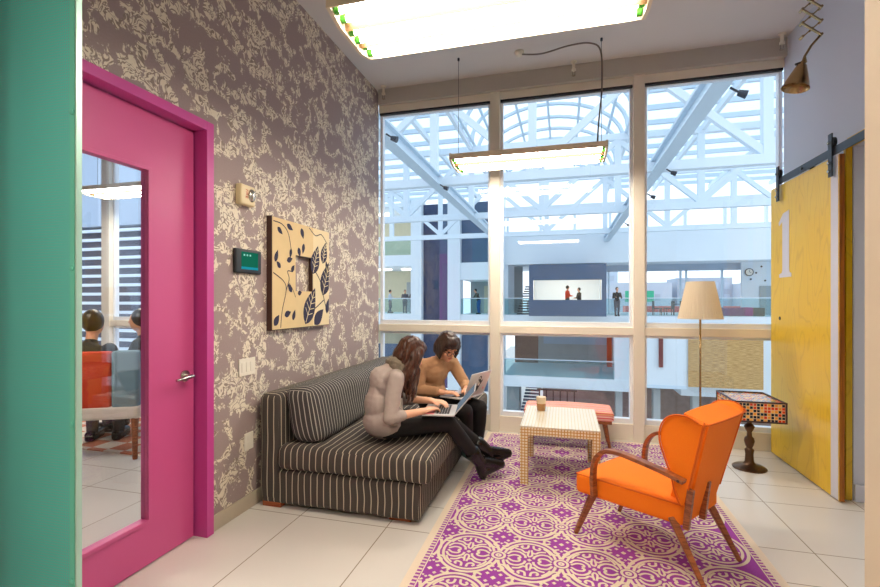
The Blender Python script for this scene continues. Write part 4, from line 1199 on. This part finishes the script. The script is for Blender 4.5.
# white top showing at the front opening
MB().rbox(.085, .125, -.05, .05, .62, .86, .018).build('shirt', 'whiteplastic', t1, smooth=True)
def hair_cap(b, pts):
    for c, r in pts: b.ball((0, 0, 0), r, T=Matrix.Translation(HF(c)) @ Rm)
b = MB()
hair_cap(b, [((-.018, 0, .038), (.100, .088, .098)), ((.030, 0, .085), (.060, .066, .045)), ((-.035, 0, -.03), (.085, .082, .09)), ((.03, -.062, .03), (.05, .03, .06)), ((.03, .062, .03), (.05, .03, .06))])
random.seed(3)
for sg, cnt, ln in ((-1, 26, 1.0), (1, 14, .85)):
    for i in range(cnt):
        a = random.random()
        st = HF((lerp(-.06, .045, a), sg * .078, lerp(-.01, .05, random.random())))
        ex = st.copy(); pts = [HF((lerp(-.05, .03, a), sg * .03, .12)), st]
        zt = lerp(.70, .80, random.random()); steps = 7
        bx_, by_ = lerp(.07, .20, a), sg * lerp(.055, .13, random.random())
        ph = random.random() * 6
        for k in range(1, steps + 1):
            s = k / steps
            pts.append(Vector((lerp(st.x, bx_, s) + .014 * sin(ph + s * 9), lerp(st.y, by_, s) + .014 * cos(ph + s * 8), lerp(st.z, zt, s))))
        n_ = len(pts); b.tube(curve([tuple(q) for q in pts], 3), [.013 * (1 - .55 * (k / ((n_ - 1) * 3)) ** 2) + .002 for k in range((n_ - 1) * 3 + 1)], 6)
hr = b.build('hair', 'hairbrown', t1, remesh=.006, smo=0)
for v in hr.data.vertices:
    c = v.co; v.co = c + v.normal * (noise.noise(Vector((c.x * 60, c.y * 60, c.z * 14))) * .006)

# --- woman 2: dark bob, glasses, tan sweater
p2 = dict(label='seated woman with dark bob, glasses and tan sweater', loc=(-1.12, 3.95, 0), yaw=radians(-27), skin='skin',
    head=(.165, -.01, 1.03), hyaw=radians(-14), hpitch=radians(34), neck=(.075, -.005, .915), pelvis=(0, 0, .545), waist=(-.03, 0, .67), chest=(.015, -.01, .805),
    r_sh=(.01, -.175, .87), l_sh=(.075, .155, .87), r_el=(.03, -.225, .665), l_el=(.20, .20, .67), r_wr=(.25, -.16, .665), l_wr=(.33, .05, .675),
    r_knuck=(.315, -.12, .665), l_knuck=(.385, .0, .668), r_knee=(.43, -.085, .525), l_knee=(.44, .10, .525), r_ank=(.28, .13, .11), l_ank=(.30, .25, .11),
    r_toe=(.40, .13, .045), l_toe=(.42, .25, .045), boots=False, shoe='teal', top='tan', topname='sweater', cuff=.72, hair='hairdark')
t2_, hc, Rm = woman(p2)
b = MB()
hair_cap(b, [((-.018, 0, .036), (.102, .090, .100)), ((.035, 0, .07), (.062, .072, .055)), ((-.03, 0, -.03), (.088, .088, .075)), ((-.035, 0, -.07), (.07, .082, .04))])
for sg in (-1, 1):
    for i in range(12):
        a = i / 11; y = sg * .082
        b.tube([HF((lerp(-.05, .045, a), sg * .04, .115)), HF((lerp(-.055, .052, a), y, .04)), HF((lerp(-.06, .056, a), y + sg * .006, -.03)), HF((lerp(-.055, .062, a), y, -.088))], [.014, .016, .014, .006], 6)
for i in range(11):
    y = lerp(-.062, .062, i / 10)
    b.tube([HF((.03, y * .8, .115)), HF((.078 - abs(y) * .2, y, .085)), HF((.094 - abs(y) * .25, y, .040))], [.014, .012, .007], 6)
hr = b.build('hair', 'hairdark', t2_, remesh=.006, smo=1)
for v in hr.data.vertices:
    c = v.co; v.co = c + v.normal * (noise.noise(Vector((c.x * 80, c.y * 80, c.z * 14))) * .003)
b = MB()
for sg in (-1, 1):
    b.tube([HF((.102, sg * .033 + .025 * cos(2 * pi * k / 14), -.002 + .019 * sin(2 * pi * k / 14))) for k in range(15)], .0028, 6)
    b.tube([HF((.100, sg * .058, .004)), HF((.06, sg * .076, .004)), HF((.0, sg * .08, 0))], .0025, 6)
b.tube([HF((.102, -.008, .0)), HF((.106, 0, .003)), HF((.102, .008, .0))], .0028, 6)
b.build('glasses', 'black', t2_)

# ------------------------------------------------------------------ laptops (local +x = away from user, hinge at x=.115)
def laptop(label, loc, yaw, open_deg, pink=False, mark=False, tilt=0):
    t = thing('laptop', label, 'laptop', loc, radians(yaw))
    t.rotation_euler = (0, radians(tilt), radians(yaw))
    MB().rbox(-.115, .115, -.1625, .1625, 0, .014, .005, cuts=2).build('base', 'laptop', t, smooth=True)
    kb = MB()
    for r_ in range(5):
        for c_ in range(13): kb.box(.075 - r_ * .0185 - .0155, .075 - r_ * .0185, -.137 + c_ * .0212, -.137 + c_ * .0212 + .018, .0141, .0155)
    kb.build('keyboard', 'keys', t)
    MB().box(-.095, -.035, -.05, .05, .0141, .0146).build('touchpad', 'pinkcase' if pink else 'laptop', t)
    if pink: MB().box(-.112, -.03, -.160, -.056, .0141, .0150).build('palm_rest_skin', 'pinkcase', t)
    a = radians(open_deg - 90)
    T = Matrix.Translation((.115, 0, .012)) @ Matrix.Rotation(a, 4, 'Y')
    lid = MB().rbox(-.0035, .0035, -.1625, .1625, 0.004, .222, .003, cuts=2, T=T).build('lid', 'laptop', t, smooth=True)
    MB().box(-.0045, -.0037, -.152, .152, .016, .212, T=T).build('screen', 'screen', lid)
    if mark:
        b = MB(); xx = .0042
        def poly2(ps): b.add([T @ Vector((xx, q[0], q[1])) for q in ps], [tuple(range(len(ps)))])
        def disc(cy, cz, r, n=16): poly2([(cy + r * cos(2 * pi * k / n), cz + r * sin(2 * pi * k / n)) for k in range(n)])
        disc(.0, .165, .024); poly2([(-.045, .05), (-.02, .10), (.01, .15), (.03, .15), (.035, .10), (.02, .06), (.0, .04)])
        poly2([(-.06, .04), (-.05, .06), (-.01, .08), (.0, .055)]); poly2([(.02, .13), (.06, .155), (.055, .13), (.03, .10)])
        b.build('dark_decal', 'black', lid)
        b = MB(); xx = .0046
        disc(.008, .112, .016); disc(-.004, .168, .010)
        b.build('pale_decal', 'whiteplastic', lid)
        b = MB(); xx = .0042; disc(.11, .06, .012); b.build('round_decal', 'pinkcase', lid)
    return t
laptop('silver laptop with pink palm rest on lap of the auburn haired woman', (-.87, 3.235, .622), 9, 130, pink=True)
laptop('silver laptop with dark emblem on its lid, on lap of woman in tan', (-.835, 3.805, .622), -20, 112, mark=True)

# ------------------------------------------------------------------ generic small figure
def figure(label, loc, yaw, shirt, pants, hair='hairblack', vox=.03, lean=0.0, seated=False, group=None, arm=0.0):
    t = thing('person', label, 'person', loc, yaw, group)
    hipz = .50 if seated else .90; top = hipz + .50
    ch = Vector((lean * .3, 0, hipz + .35)); nb = Vector((lean * .45, 0, top)); hc = nb + Vector((.03 + lean * .1, 0, .19))
    b = MB(); b.ball(hc, (.095, .078, .12)); b.rc(nb, hc, .05, .05); b.ball(ch, (.10, .16, .16)); b.ball((0, 0, hipz), (.11, .15, .11)); b.rc((0, 0, hipz), ch, .11, .11)
    b.ball(hc + Vector((.095, 0, -.01)), (.018, .012, .02))
    def legs(g, r):
        for s in (-1, 1):
            hp = Vector((0, s * .09, hipz))
            kn_ = Vector((.43, s * .12, .48)) if seated else Vector((.03 + .05 * s * arm, s * .09, .48)); an = Vector((.42 + arm * .1, s * .12, .08)) if seated else Vector((-.02 - .10 * s * arm, s * .09, .08))
            g.rc(hp, kn_, .085 * r, .06 * r); g.rc(kn_, an, .058 * r, .042 * r)
    def arms(g, r, e=1.0):
        for s in (-1, 1):
            sh = ch + Vector((0, s * .18, .10)); el = ch + Vector((.06 + lean * .2, s * .24, -.16)); wr = ch + Vector((.26 + lean * .2, s * .14, -.16 + .1 * arm))
            g.rc(sh, el, .048 * r, .038 * r); g.rc(el, el + (wr - el) * e, .038 * r, .028 * r)
            if e == 1.0: g.rc(wr, wr + Vector((.09, -s * .02, -.02)), .026, .018)
    legs(b, 1); arms(b, 1)
    b.build('body', 'skin', t, remesh=vox * .7, smo=1)
    b = MB(); b.ball((0, 0, hipz - .02), (.125, .165, .10)); legs(b, 1.2); b.build('trousers', pants, t, remesh=vox * .7, smo=1)
    b = MB(); b.ball(ch, (.125, .185, .17)); b.rc((0, 0, hipz + .03), ch, .13, .13); b.rc(ch, nb, .12, .065); arms(b, 1.35, .9); b.build('top', shirt, t, remesh=vox * .7, smo=1)
    b = MB(); b.ball(hc + Vector((-.025, 0, .03)), (.10, .092, .115)); b.build('hair', hair, t, smooth=True)
    b = MB()
    for s in (-1, 1):
        an = Vector((.42 + arm * .1, s * .12, .05)) if seated else Vector((-.02 - .10 * s * arm, s * .09, .05))
        b.rbox(an.x - .08, an.x + .17, an.y - .045, an.y + .045, 0.0, .10, .03, cuts=2)
    b.build('shoes', 'boot', t, smooth=True)
    return t

# ------------------------------------------------------------------ neighbouring room
o = MB().box(-5.9, -3.15, 3.35, 4.85, 0, .012).build('orange_rug', 'rug2'); tag(o, 'orange and white checked rug seen through the door glass', 'rug')
t = thing('dining_armchair', 'high back chair in red and blue-grey seen through door glass', 'chair', (-4.10, 3.36, 0.012), radians(117))
# local: +x forward, chair back at x = -.25, width y +-.33
M['bluegrey'] = plain('blue_grey_upholstery', (112, 142, 156), 0.9)
M['palecream'] = plain('pale_cream_upholstery', (222, 214, 204), 0.9)
MB().rbox(-.291, -.199, -.33, -.11, .46, .97, .03, cuts=6).build('blue_back_panel', 'bluegrey', t, smooth=True)
MB().rbox(-.29, -.20, -.11, .50, .46, .965, .03, cuts=6).build('red_back_panel', 'redcloth', t, smooth=True)
MB().rbox(-.30, .30, -.34, .51, .36, .475, .03, cuts=6).build('seat', 'palecream', t, smooth=True)
for xx, yy in ((-.26, -.29), (-.26, .46), (.26, -.29), (.26, .46)):
    MB().tube([(xx, yy, .37), (xx * 1.1, yy * 1.05, 0)], [.03, .02], 10).build('leg', 'wood', t, smooth=True, auto=40)
figure('dark haired person in dark top seated in the red chair beyond door glass', (-4.32, 3.25, .012), radians(117), 'charcoal', 'charcoal', 'hairblack', vox=.018, seated=True, lean=.3)
figure('person in dark sweater seated by the window beyond door glass', (-4.40, 4.10, .012), radians(200), 'charcoal', 'charcoal', 'hairblack', vox=.018, seated=True, lean=.25)
t = thing('plain_stool', 'dark wooden stool under the seated person beyond door glass', 'stool', (-4.40, 4.10, .012))
MB().lathe([(0, .40), (.19, .40), (.19, .435), (0, .435)], 24).build('seat', 'carbon', t)
for k in range(4): MB().tube([(.13 * cos(k * pi / 2 + .78), .13 * sin(k * pi / 2 + .78), .4), (.17 * cos(k * pi / 2 + .78), .17 * sin(k * pi / 2 + .78), 0)], .014, 8).build('leg', 'carbon', t)
t = thing('small_round_table', 'dark low round table beyond the red chair', 'table', (-5.25, 3.6, .012))
MB().lathe([(0, .5), (.28, .5), (.28, .525), (0, .525)], 32).build('tabletop', 'carbon', t)
MB().tube([(0, 0, .02), (0, 0, .5)], .025, 12).build('pedestal', 'carbon', t); MB().lathe([(0, 0), (.18, 0), (.17, .02), (0, .02)], 24).build('foot', 'carbon', t)

# louvred facade outside neighbouring room
t = thing('louvred_screen', 'dark facade with pale horizontal louvres seen through door glass', 'facade', (-12.0, 9.2, 0))
MB().box(-3.0, 3.2, 0.25, 0.5, -7.5, 3.35).build('back_wall', 'navydark', t)
for k in range(24): MB().box(-3.0, 3.2, 0.0, 0.08, -2.2 + k * .235, -2.2 + k * .235 + .075).build('louvre', 'steelwhite', t)
MB().box(-3.0, 3.2, 0.0, 0.5, 3.36, 9).build('upper_wall', 'city', t)

# ------------------------------------------------------------------ ATRIUM
GZ = -7.5
o = MB().box(-22, 22, 5.2, 44, GZ - .3, GZ).build('ground_slab', 'concrete'); struct(o)
# near-side building face below our window (lets nothing float)
struct(MB().box(-22, 22, 4.6, 5.14, GZ, -0.302).build('wall_under_window', 'white'))
# trusses
def truss(y, label):
    t = thing('roof_truss', label, 'truss', (0, y, 0), group='white roof trusses across the atrium')
    xs = [-10.15 + 3.08 * k for k in range(-1, 8)]
    MB().box(xs[0], xs[-1], -.13, .13, 5.07, 5.33).build('bottom_chord', 'steelwhite', t)
    MB().box(xs[0], xs[-1], -.13, .13, 8.05, 8.3).build('top_chord', 'steelwhite', t)
    for i, x_ in enumerate(xs): MB().box(x_ - .12, x_ + .12, -.11, .11, 5.33, 8.05).build('vertical', 'steelwhite', t)
    for i in range(len(xs) - 1):
        a, c = xs[i], xs[i + 1]
        # top nodes at k odd positions counted from -3.97
        topnode = (i % 2 == 1)
        z0, z1 = (8.05, 5.33) if topnode else (5.33, 8.05)
        MB().beam((a, 0, z0), (c, 0, z1), .18, .2).build('diagonal', 'steelwhite', t)
    return t
truss(14.1, 'nearest white roof truss spanning the atrium')
truss(20.2, 'middle white roof truss, second from the window')
truss(26.3, 'farthest white roof truss, before the far white wall')
for x_, lb in ((-3.9, 'long sloping-away white steel beam in the left window bay'), (2.55, 'long white steel beam receding in the right window bay')):
    t = thing('longitudinal_beam', lb, 'beam', (x_, 0, 0), group='long beams on the truss bottom chords')
    b = MB(); b.box(-.16, .16, 5.6, 30, 5.36, 5.42); b.box(-.05, .05, 5.6, 30, 5.1, 5.36); b.box(-.16, .16, 5.6, 30, 5.05, 5.11)
    b.build('i_beam', 'steelblue', t)
    for yy in ((9, 14.0, 17, 20.0, 23) if x_ > 0 else (9.5, 14.0)):
        s = thing('spotlight', 'small black spotlight clamped to the %s atrium beam' % ('right' if x_ > 0 else 'left'), 'spotlight', (x_ + .3, yy - .2, 4.95), group='spotlights on the %s beam' % ('right' if x_ > 0 else 'left'))
        MB().tube([(0, 0, 0), (.13, 0, -.05)], [.05, .07], 12).build('can', 'darkmetal', s); MB().tube([(-.12, 0, .1), (0.02, 0, .0)], .02, 8).build('bracket', 'darkmetal', s)
# skylight roof: purlins and rafters, vault arches
t = thing('skylight_roof', 'white steel purlins and rafters carrying the glass atrium roof', 'roof')
for k in range(17):
    y = 6.0 + 1.5 * k
    MB().box(-14, -3.9, y - .06, y + .06, 8.32, 8.5).build('purlin', 'steelblue', t)
    MB().box(2.55, 12, y - .06, y + .06, 8.32, 8.5).build('purlin', 'steelblue', t)
for x_ in (-13, -10.15, -7.05, -5.5, -4.0, 2.6, 4.2, 5.3, 8.35, 11.5): MB().box(x_ - .07, x_ + .07, 5.2, 30.5, 8.12, 8.34).build('rafter', 'steelwhite', t)
MB().box(-14, -3.9, 5.2, 30.5, 8.52, 8.54).build('roof_glass', 'roofglass', t); MB().box(2.55, 12, 5.2, 30.5, 8.52, 8.54).build('roof_glass', 'roofglass', t)
t = thing('vault_skylight', 'arched glass barrel vault of the atrium with white hoops', 'roof')
def arcpts(y, n=20, r=1.0):
    out_ = []
    for k in range(n + 1):
        a = pi * k / n
        out_.append((-.68 - 3.15 * r * cos(a), y, 8.35 + 1.85 * r * sin(a)))
    return out_
for k in range(17):
    y = 6.0 + 1.5 * k
    MB().tube(arcpts(y), .09, 6).build('arch', 'steelblue', t)
for q in (0.0, .18, .36, .64, .82, 1.0):
    a = pi * q; x_, z_ = -.68 - 3.15 * cos(a), 8.35 + 1.85 * sin(a)
    MB().box(x_ - .05, x_ + .05, 5.2, 30.5, z_ - .05, z_ + .05).build('ridge_bar', 'steelblue', t)
MB().beam((-.68, 5.2, 10.2), (-.68, 30.5, 10.2), .1, .1).build('ridge_bar', 'steelblue', t)
vs = []; fs = []
for y in (5.2, 30.5): vs += [(p[0], p[1], p[2] + .1) for p in arcpts(y)]
for k in range(20): fs.append((k, k + 1, k + 22, k + 21))
MB().add(vs, fs).build('vault_glass', 'roofglass', t)
# far facade
Fy = 30.0
t = thing('atrium_building', 'white balconied building across the atrium with navy panels', 'building', (0, Fy, 0))
def part(name, mat, x0, x1, y0, y1, z0, z1): return MB().box(x0, x1, y0, y1, z0, z1).build(name, mat, t)
for x0, x1 in ((-10.05, -9.3), (-7.47, -6.62), (-4.75, -3.72)): part('column', 'white', x0, x1, -.4, .6, GZ, 8.3)
part('glass_panel', 'navydark', -9.3, -8.16, .1, .5, -4.5, 8.0); part('purple_panel', 'purple', -8.16, -7.47, .05, .5, -4.5, 4.6); part('glass_panel', 'navy', -8.16, -7.47, .1, .5, 4.6, 8)
part('glass_panel', 'navy', -6.62, -4.75, .1, .5, 3.95, 8.0); part('glass_panel', 'navy', -6.62, -4.75, .1, .5, -4.6, -.3)
part('balcony_slab', 'white', -6.62, -4.75, -.3, 8, 2.80, 3.94); part('balcony_slab', 'white', -6.62, -4.75, -.3, 8, -.3, .5)
part('room_wall', 'roomgrey', -6.62, -4.75, 3.2, 3.4, .5, 2.8)
part('doorway', 'roomwarm', -5.6, -4.9, 3.1, 3.19, .5, 2.5)
for z0, z1 in ((3.8, 4.55), (-.25, .5), (-4.25, -3.5)): part('balcony_slab', 'white', -16, -10.05, -.3, 8, z0, z1)
part('room_wall', 'roomwarm', -16, -10.05, 5, 5.2, -3.5, 8); part('room_door', 'roomgrey', -12.2, -11.0, 4.9, 4.99, .5, 2.9)
part('lower_navy_panel', 'navy', -16, -10.05, .0, .3, -3.5, -1.6)
part('upper_band', 'white', -16, -10.05, -.2, .2, 6.9, 7.3)
for x0 in (-15.2, -13.4, -11.6): MB().box(x0, x0 + .9, 2, 2.4, 3.70, 3.79).build('ceiling_lamp', 'glow', t); MB().box(x0, x0 + .9, 2, 2.4, 7.8, 7.9).build('ceiling_lamp', 'glow', t)
part('ceiling', 'white', -16, -10.05, 0, 8, 7.95, 8.2)
# middle
part('upper_wall', 'white', -3.72, 13.5, -.2, .3, 3.75, 5.75)
part('clerestory_sill', 'white', -3.72, 13.5, .0, .2, 7.2, 7.5)
for k in range(9): part('clerestory_post', 'steelwhite', -3.6 + k * 2.1, -3.45 + k * 2.1, .0, .2, 5.75, 7.2)
part('floor_slab', 'white', -3.72, 15, -.3, 9.5, -.30, .5)
part('ceiling', 'white', -3.72, 15, .3, 9.5, 3.9, 4.1)
part('room_wall', 'roomgrey', -3.72, -2.9, 4.0, 4.2, .5, 3.9)
part('room_wall', 'white', -2.9, 2.4, 8.0, 8.2, .5, 1.4); part('side_pier', 'white', -3.72, -3.5, .0, 4, .5, 3.9)
part('lintel', 'city', 2.4, 13, 4.2, 4.4, 3.45, 3.9)
for x_ in (3.0, 5.35, 7.6, 7.95, 10.1, 12.3): part('window_mullion', 'steelblue', x_, x_ + .12, 4.2, 4.35, .5, 3.5)
part('dotted_wall', 'white', 11.1, 15, 3.6, 3.8, .5, 3.9); part('grey_door', 'roomgrey', 12.1, 12.85, 3.5, 3.59, .5, 2.35)
for q in ((11.9, 3.2), (12.4, 2.7), (12.9, 3.4), (13.4, 2.9), (12.2, 3.6), (13.6, 3.5), (13.1, 2.4), (11.6, 2.8)): MB().tube([(q[0], 3.59, q[1]), (q[0], 3.56, q[1])], .06, 8).build('wall_dot', 'darkmetal', t)
# lower level
part('floor_slab', 'white', -3.72, 4.5, -.3, 9.5, -4.1, -3.4); part('lower_room_wall', 'concrete', -3.72, 4.5, 6.5, 6.7, -3.4, -.3)
part('pier', 'white', 3.0, 4.45, -.2, .4, -3.4, -.3); part('brown_wall_panel', 'woodpanel', -3.3, -1.7, 2.5, 2.7, -2.9, -.4)
part('orange_column', 'rustpaint', 2.8, 3.1, 2.4, 2.7, -3.0, -.4); part('lit_opening', 'skyblue', -1.5, 3.6, 6.3, 6.45, -1.9, -1.2)
part('white_volume', 'white', 4.5, 6.6, -2.0, 4, -3.3, -.3); part('white_volume_base', 'steelblue', 4.5, 6.6, -2.02, 4, -3.5, -3.3); part('dark_red_column', 'redpaint', 5.15, 5.35, -2.15, -2.0, -2.3, -.6)
part('white_volume', 'white', 6.6, 15, -.6, 4, -4.1, -.31)
part('ground_wall', 'brick', -1.4, 15, 3.0, 3.2, GZ, -4.1); part('ground_wall', 'roomgrey', -3.72, -2.9, 1, 3, GZ, -4.1)
for k in range(5): part('ground_pier', 'concrete', 3.2 + k * 2.2, 3.6 + k * 2.2, 1.0, 1.6, GZ, -4.1)
part('far_wall', 'white', -22, -16, -.3, .3, GZ, 8); part('far_wall', 'white', 15, 22, -.3, .3, GZ, 8)
# pickets on ground floor
for k in range(6): part('dark_post', 'carbon', -1.5 + k * .42, -1.42 + k * .42, -.6, -.5, -5.2, -4.2)
MB().box(-1.6, 0.8, -.62, -.48, -4.2, -4.1).build('post_rail', 'carbon', t)
# railings
def railing(label, x0, x1, y, z, mat='railglass'):
    r = thing('glass_railing', label, 'railing', ((x0 + x1) / 2, y, z), group='glass railings of the far building'); h = (x1 - x0) / 2
    MB().box(-h, h, -.01, .01, .02, 1.05).build('glass', mat, r); MB().box(-h, h, -.03, .03, 1.05, 1.10).build('handrail', 'steelblue', r)
railing('glass railing in front of the two standing people, far left', -15.9, -10.1, Fy - .2, .5)
railing('glass railing before the person in brown jacket', -6.6, -4.8, Fy - .2, .5)
railing('glass railing left of the navy booth', -3.7, -2.1, Fy - .2, .5)
railing('glass railing right of the navy booth along the lounge', 2.5, 13, Fy - .2, .5)
railing('glass railing of the lower storey below the booth', -3.7, 3.0, Fy - .2, -3.4)
railing('glass railing of upper left balcony', -15.9, -10.1, Fy - .2, 4.55)
# stairs left of booth (upper floor and ground floor)
def stairs(label, x0, x1, y, z, n, dz):
    s = thing('staircase', label, 'stairs', ((x0 + x1) / 2, y, z)); h = (x1 - x0) / 2
    for k in range(n): MB().box(-h + k * .03, h + k * .03, k * .26, k * .26 + .3, k * dz, k * dz + dz * .55).build('step', 'stair', s)
stairs('blue-grey stairs rising left of the navy booth', -3.0, -2.15, Fy + .6, .5, 12, .17)
stairs('dark stairs on the ground floor below the slab', -2.8, -1.8, Fy - .5, GZ + 1.2, 12, .17)
# booth
t = thing('navy_booth', 'large navy box booth with a wide horizontal opening', 'booth', (.19, 28, .5))
MB().box(-2.2, 2.2, 0, .15, 2.14, 3.08).build('upper_panel', 'navy', t); MB().box(-2.2, 2.2, 0, .15, 0.0, .97).build('lower_panel', 'navy', t)
MB().box(-2.2, -1.95, 0, .15, .97, 2.14).build('side_panel', 'navy', t); MB().box(1.95, 2.2, 0, .15, .97, 2.14).build('side_panel', 'navy', t)
MB().box(-2.2, 2.2, .15, 4.0, 2.95, 3.08).build('roof_panel', 'navy', t); MB().box(-2.2, -2.05, .15, 4, 0, 2.95).build('side_wall', 'white', t); MB().box(2.05, 2.2, .15, 4, 0, 2.95).build('side_wall', 'white', t)
MB().box(-2.05, 2.05, 3.9, 4.0, 0, 2.95).build('rear_wall', 'white', t); MB().box(-2.05, 2.05, .15, .5, .90, .97).build('counter', 'whiteplastic', t)
for x_ in (-1.9, 1.85): MB().box(x_, x_ + .06, 0.05, .1, .97, 2.14).build('post', 'whiteplastic', t)
MB().box(-1.7, 1.7, 1.0, 2.6, 2.85, 2.94).build('ceiling_lamp', 'glow', t)
figure('small figure in a red top standing inside the navy booth', (.22, 29.0, .95), radians(20), 'redcloth', 'charcoal', group=None)
figure('small dark haired figure in black beside the one in red', (.92, 29.2, .80), radians(200), 'charcoal', 'charcoal')
figure('small figure in dark coat standing right of the booth', (3.05, 28.9, .5), radians(-80), 'charcoal', 'slate', arm=.4)
figure('small figure in brown jacket and jeans leaning on the railing', (-5.55, 30.6, .5), radians(215), 'brownjacket', 'denim', lean=.4)
figure('small figure in pale top walking, far left balcony', (-12.3, 31.5, .5), radians(20), 'palecloth', 'slate', arm=1)
figure('small figure in grey at left of the standing pair', (-11.25, 31.8, .5), radians(-60), 'slate', 'slate')
figure('small figure in dark brown at right of the standing pair', (-10.75, 32.0, .5), radians(-120), 'brownjacket', 'slate')
for o in list(COL.objects):
    if o.get('label') == 'small figure in a red top standing inside the navy booth': o.location.z = .62
    if o.get('label') == 'small dark haired figure in black beside the one in red': o.location.z = .5
# lounge
t = thing('lounge_bench', 'long pink, magenta and olive bench across the atrium', 'bench', (10.3, 31.2, .5))
MB().rbox(-1.05, .05, -.35, .35, 0, .5, .06, cuts=3).build('pink_section', 'plum', t, smooth=True); MB().rbox(.05, .5, -.35, .35, 0, .52, .06, cuts=3).build('magenta_section', 'magenta', t, smooth=True); MB().rbox(.5, 1.1, -.35, .35, 0, .5, .06, cuts=3).build('olive_section', 'olive', t, smooth=True)
t = thing('wall_clock', 'round grey clock on the white lounge wall', 'clock', (11.5, 33.58, 3.25))
MB().tube([(0, 0, 0), (0, -.06, 0)], .25, 24).build('case', 'darkmetal', t); MB().tube([(0, -.061, 0), (0, -.065, 0)], .2, 24).build('dial', 'whiteplastic', t)
MB().beam((0, -.07, 0), (0, -.07, .15), .02, .02).build('hand', 'black', t); MB().beam((0, -.07, 0), (.1, -.07, -.03), .02, .02).build('hand', 'black', t)
t = thing('wall_screen', 'small blue screen on the lounge wall beside yellow door edge', 'screen', (13.6, 33.55, 1.7))
MB().box(-.3, .3, -.05, .0, 0, .5).build('panel', 'navy', t)
def lounge_chair(label, x_, y_, rz):
    c = thing('lounge_chair', label, 'chair', (x_, y_, .5), rz, 'dark lounge chairs by the far windows')
    MB().box(-.25, .25, -.25, .25, .40, .46).build('seat', 'charcoal', c); MB().box(-.25, -.2, -.25, .25, .46, .9).build('backrest', 'charcoal', c)
    for a in (-.22, .22):
        for d_ in (-.22, .22): MB().box(a - .02, a + .02, d_ - .02, d_ + .02, 0, .4).build('leg', 'black', c)
    return c
lounge_chair('dark lounge chair nearest the booth, by far windows', 5.7, 31.5, 0)
lounge_chair('dark lounge chair second from booth, by far windows', 6.5, 32.0, 2.6)
lounge_chair('dark lounge chair beside the seated lounge figure', 7.4, 31.7, .4)
t = thing('lounge_table', 'small dark table among the far lounge chairs', 'table', (6.9, 31.3, .5)); MB().box(-.35, .35, -.3, .3, .68, .72).build('tabletop', 'charcoal', t)
for a in (-.3, .3): MB().box(a - .02, a + .02, -.02, .02, 0, .68).build('leg', 'black', t)
figure('small figure in blue seated in far lounge by the windows', (7.9, 31.9, .5), radians(180), 'denim', 'slate', seated=True)
# bamboo blind
t = thing('bamboo_blind', 'woven tan bamboo blind hanging below the white ledge', 'blind', (8.43, 27.9, -3.32))
MB().box(-1.8, 1.8, 0, .05, 0.0, 2.80).build('slats', 'bamboo', t); MB().box(-1.85, 1.85, -.02, .08, 2.80, 2.92).build('head_rail', 'bamboo', t)
t = thing('dark_handrail', 'dark steel rod with brackets just outside right window bay', 'rail', (.58, 5.26, 1.155))
MB().tube([(0, 0, 0), (1.36, 0, 0)], .012, 10).build('rod', 'darkmetal', t)
for a in (.72, 1.32): MB().box(a - .012, a + .012, -.02, .02, -.03, .03).build('clamp', 'darkmetal', t)
MB().box(1.0, 1.03, -.12, 0, -.01, .01).build('bracket', 'darkmetal', t)
# city beyond
for i, (x_, y_, w_, z0, z1, mt, lb) in enumerate([(9, 60, 7, GZ, 3.6, 'skyblue', 'pale tower block beyond the far lounge windows, left'), (16.5, 62, 6, GZ, 4.2, 'city', 'blue-grey tower block behind the lamp shade'), (23, 58, 7, GZ, 3.4, 'skyblue', 'pale tower block beyond the far lounge windows, right'), (5, 70, 5, GZ, 6, 'skyblue', 'hazy tower behind the figure right of the booth')]):
    t = thing('distant_building', lb, 'building', (x_, y_, z0)); h = z1 - z0
    MB().box(-w_ / 2, w_ / 2, 0, 6, 0, h).build('wall', mt, t)
    b = MB()
    for r_ in range(int(h // 1.4)):
        for c_ in range(int(w_ // 1.2)): b.box(-w_ / 2 + .3 + c_ * 1.2, -w_ / 2 + .9 + c_ * 1.2, -.06, -.01, .5 + r_ * 1.4, 1.3 + r_ * 1.4)
    b.build('window_rows', 'city' if mt == 'skyblue' else 'skyblue', t)
o = MB().box(-10, 40, 44, 90, GZ - .3, GZ + .0).build('street_ground', 'concrete'); struct(o)
for i in range(5):
    t = thing('parked_truck', ('red parked truck right of the booth outside', 'red parked truck second along the street', 'red parked truck in the middle of the street row', 'red parked truck fourth along the street', 'red parked truck behind the lamp shade')[i], 'truck', (7 + i * 3.2, 46, GZ), group='red trucks outside the lounge')
    MB().box(-1.4, 1.4, 0, 2, .6, 8.4).build('body', 'carred', t); MB().box(-1.4, 1.4, -.05, 0, 5.8, 6.6).build('stripe', 'whiteplastic', t)
t = thing('street_sign', 'green and yellow sign above the red vehicles', 'sign', (6.6, 44.5, GZ)); MB().box(-1.2, 1.2, 0, .1, 8.8, 9.8).build('board', 'green', t); MB().box(-.1, .1, .1, .2, 0, 8.8).build('post', 'steel', t)
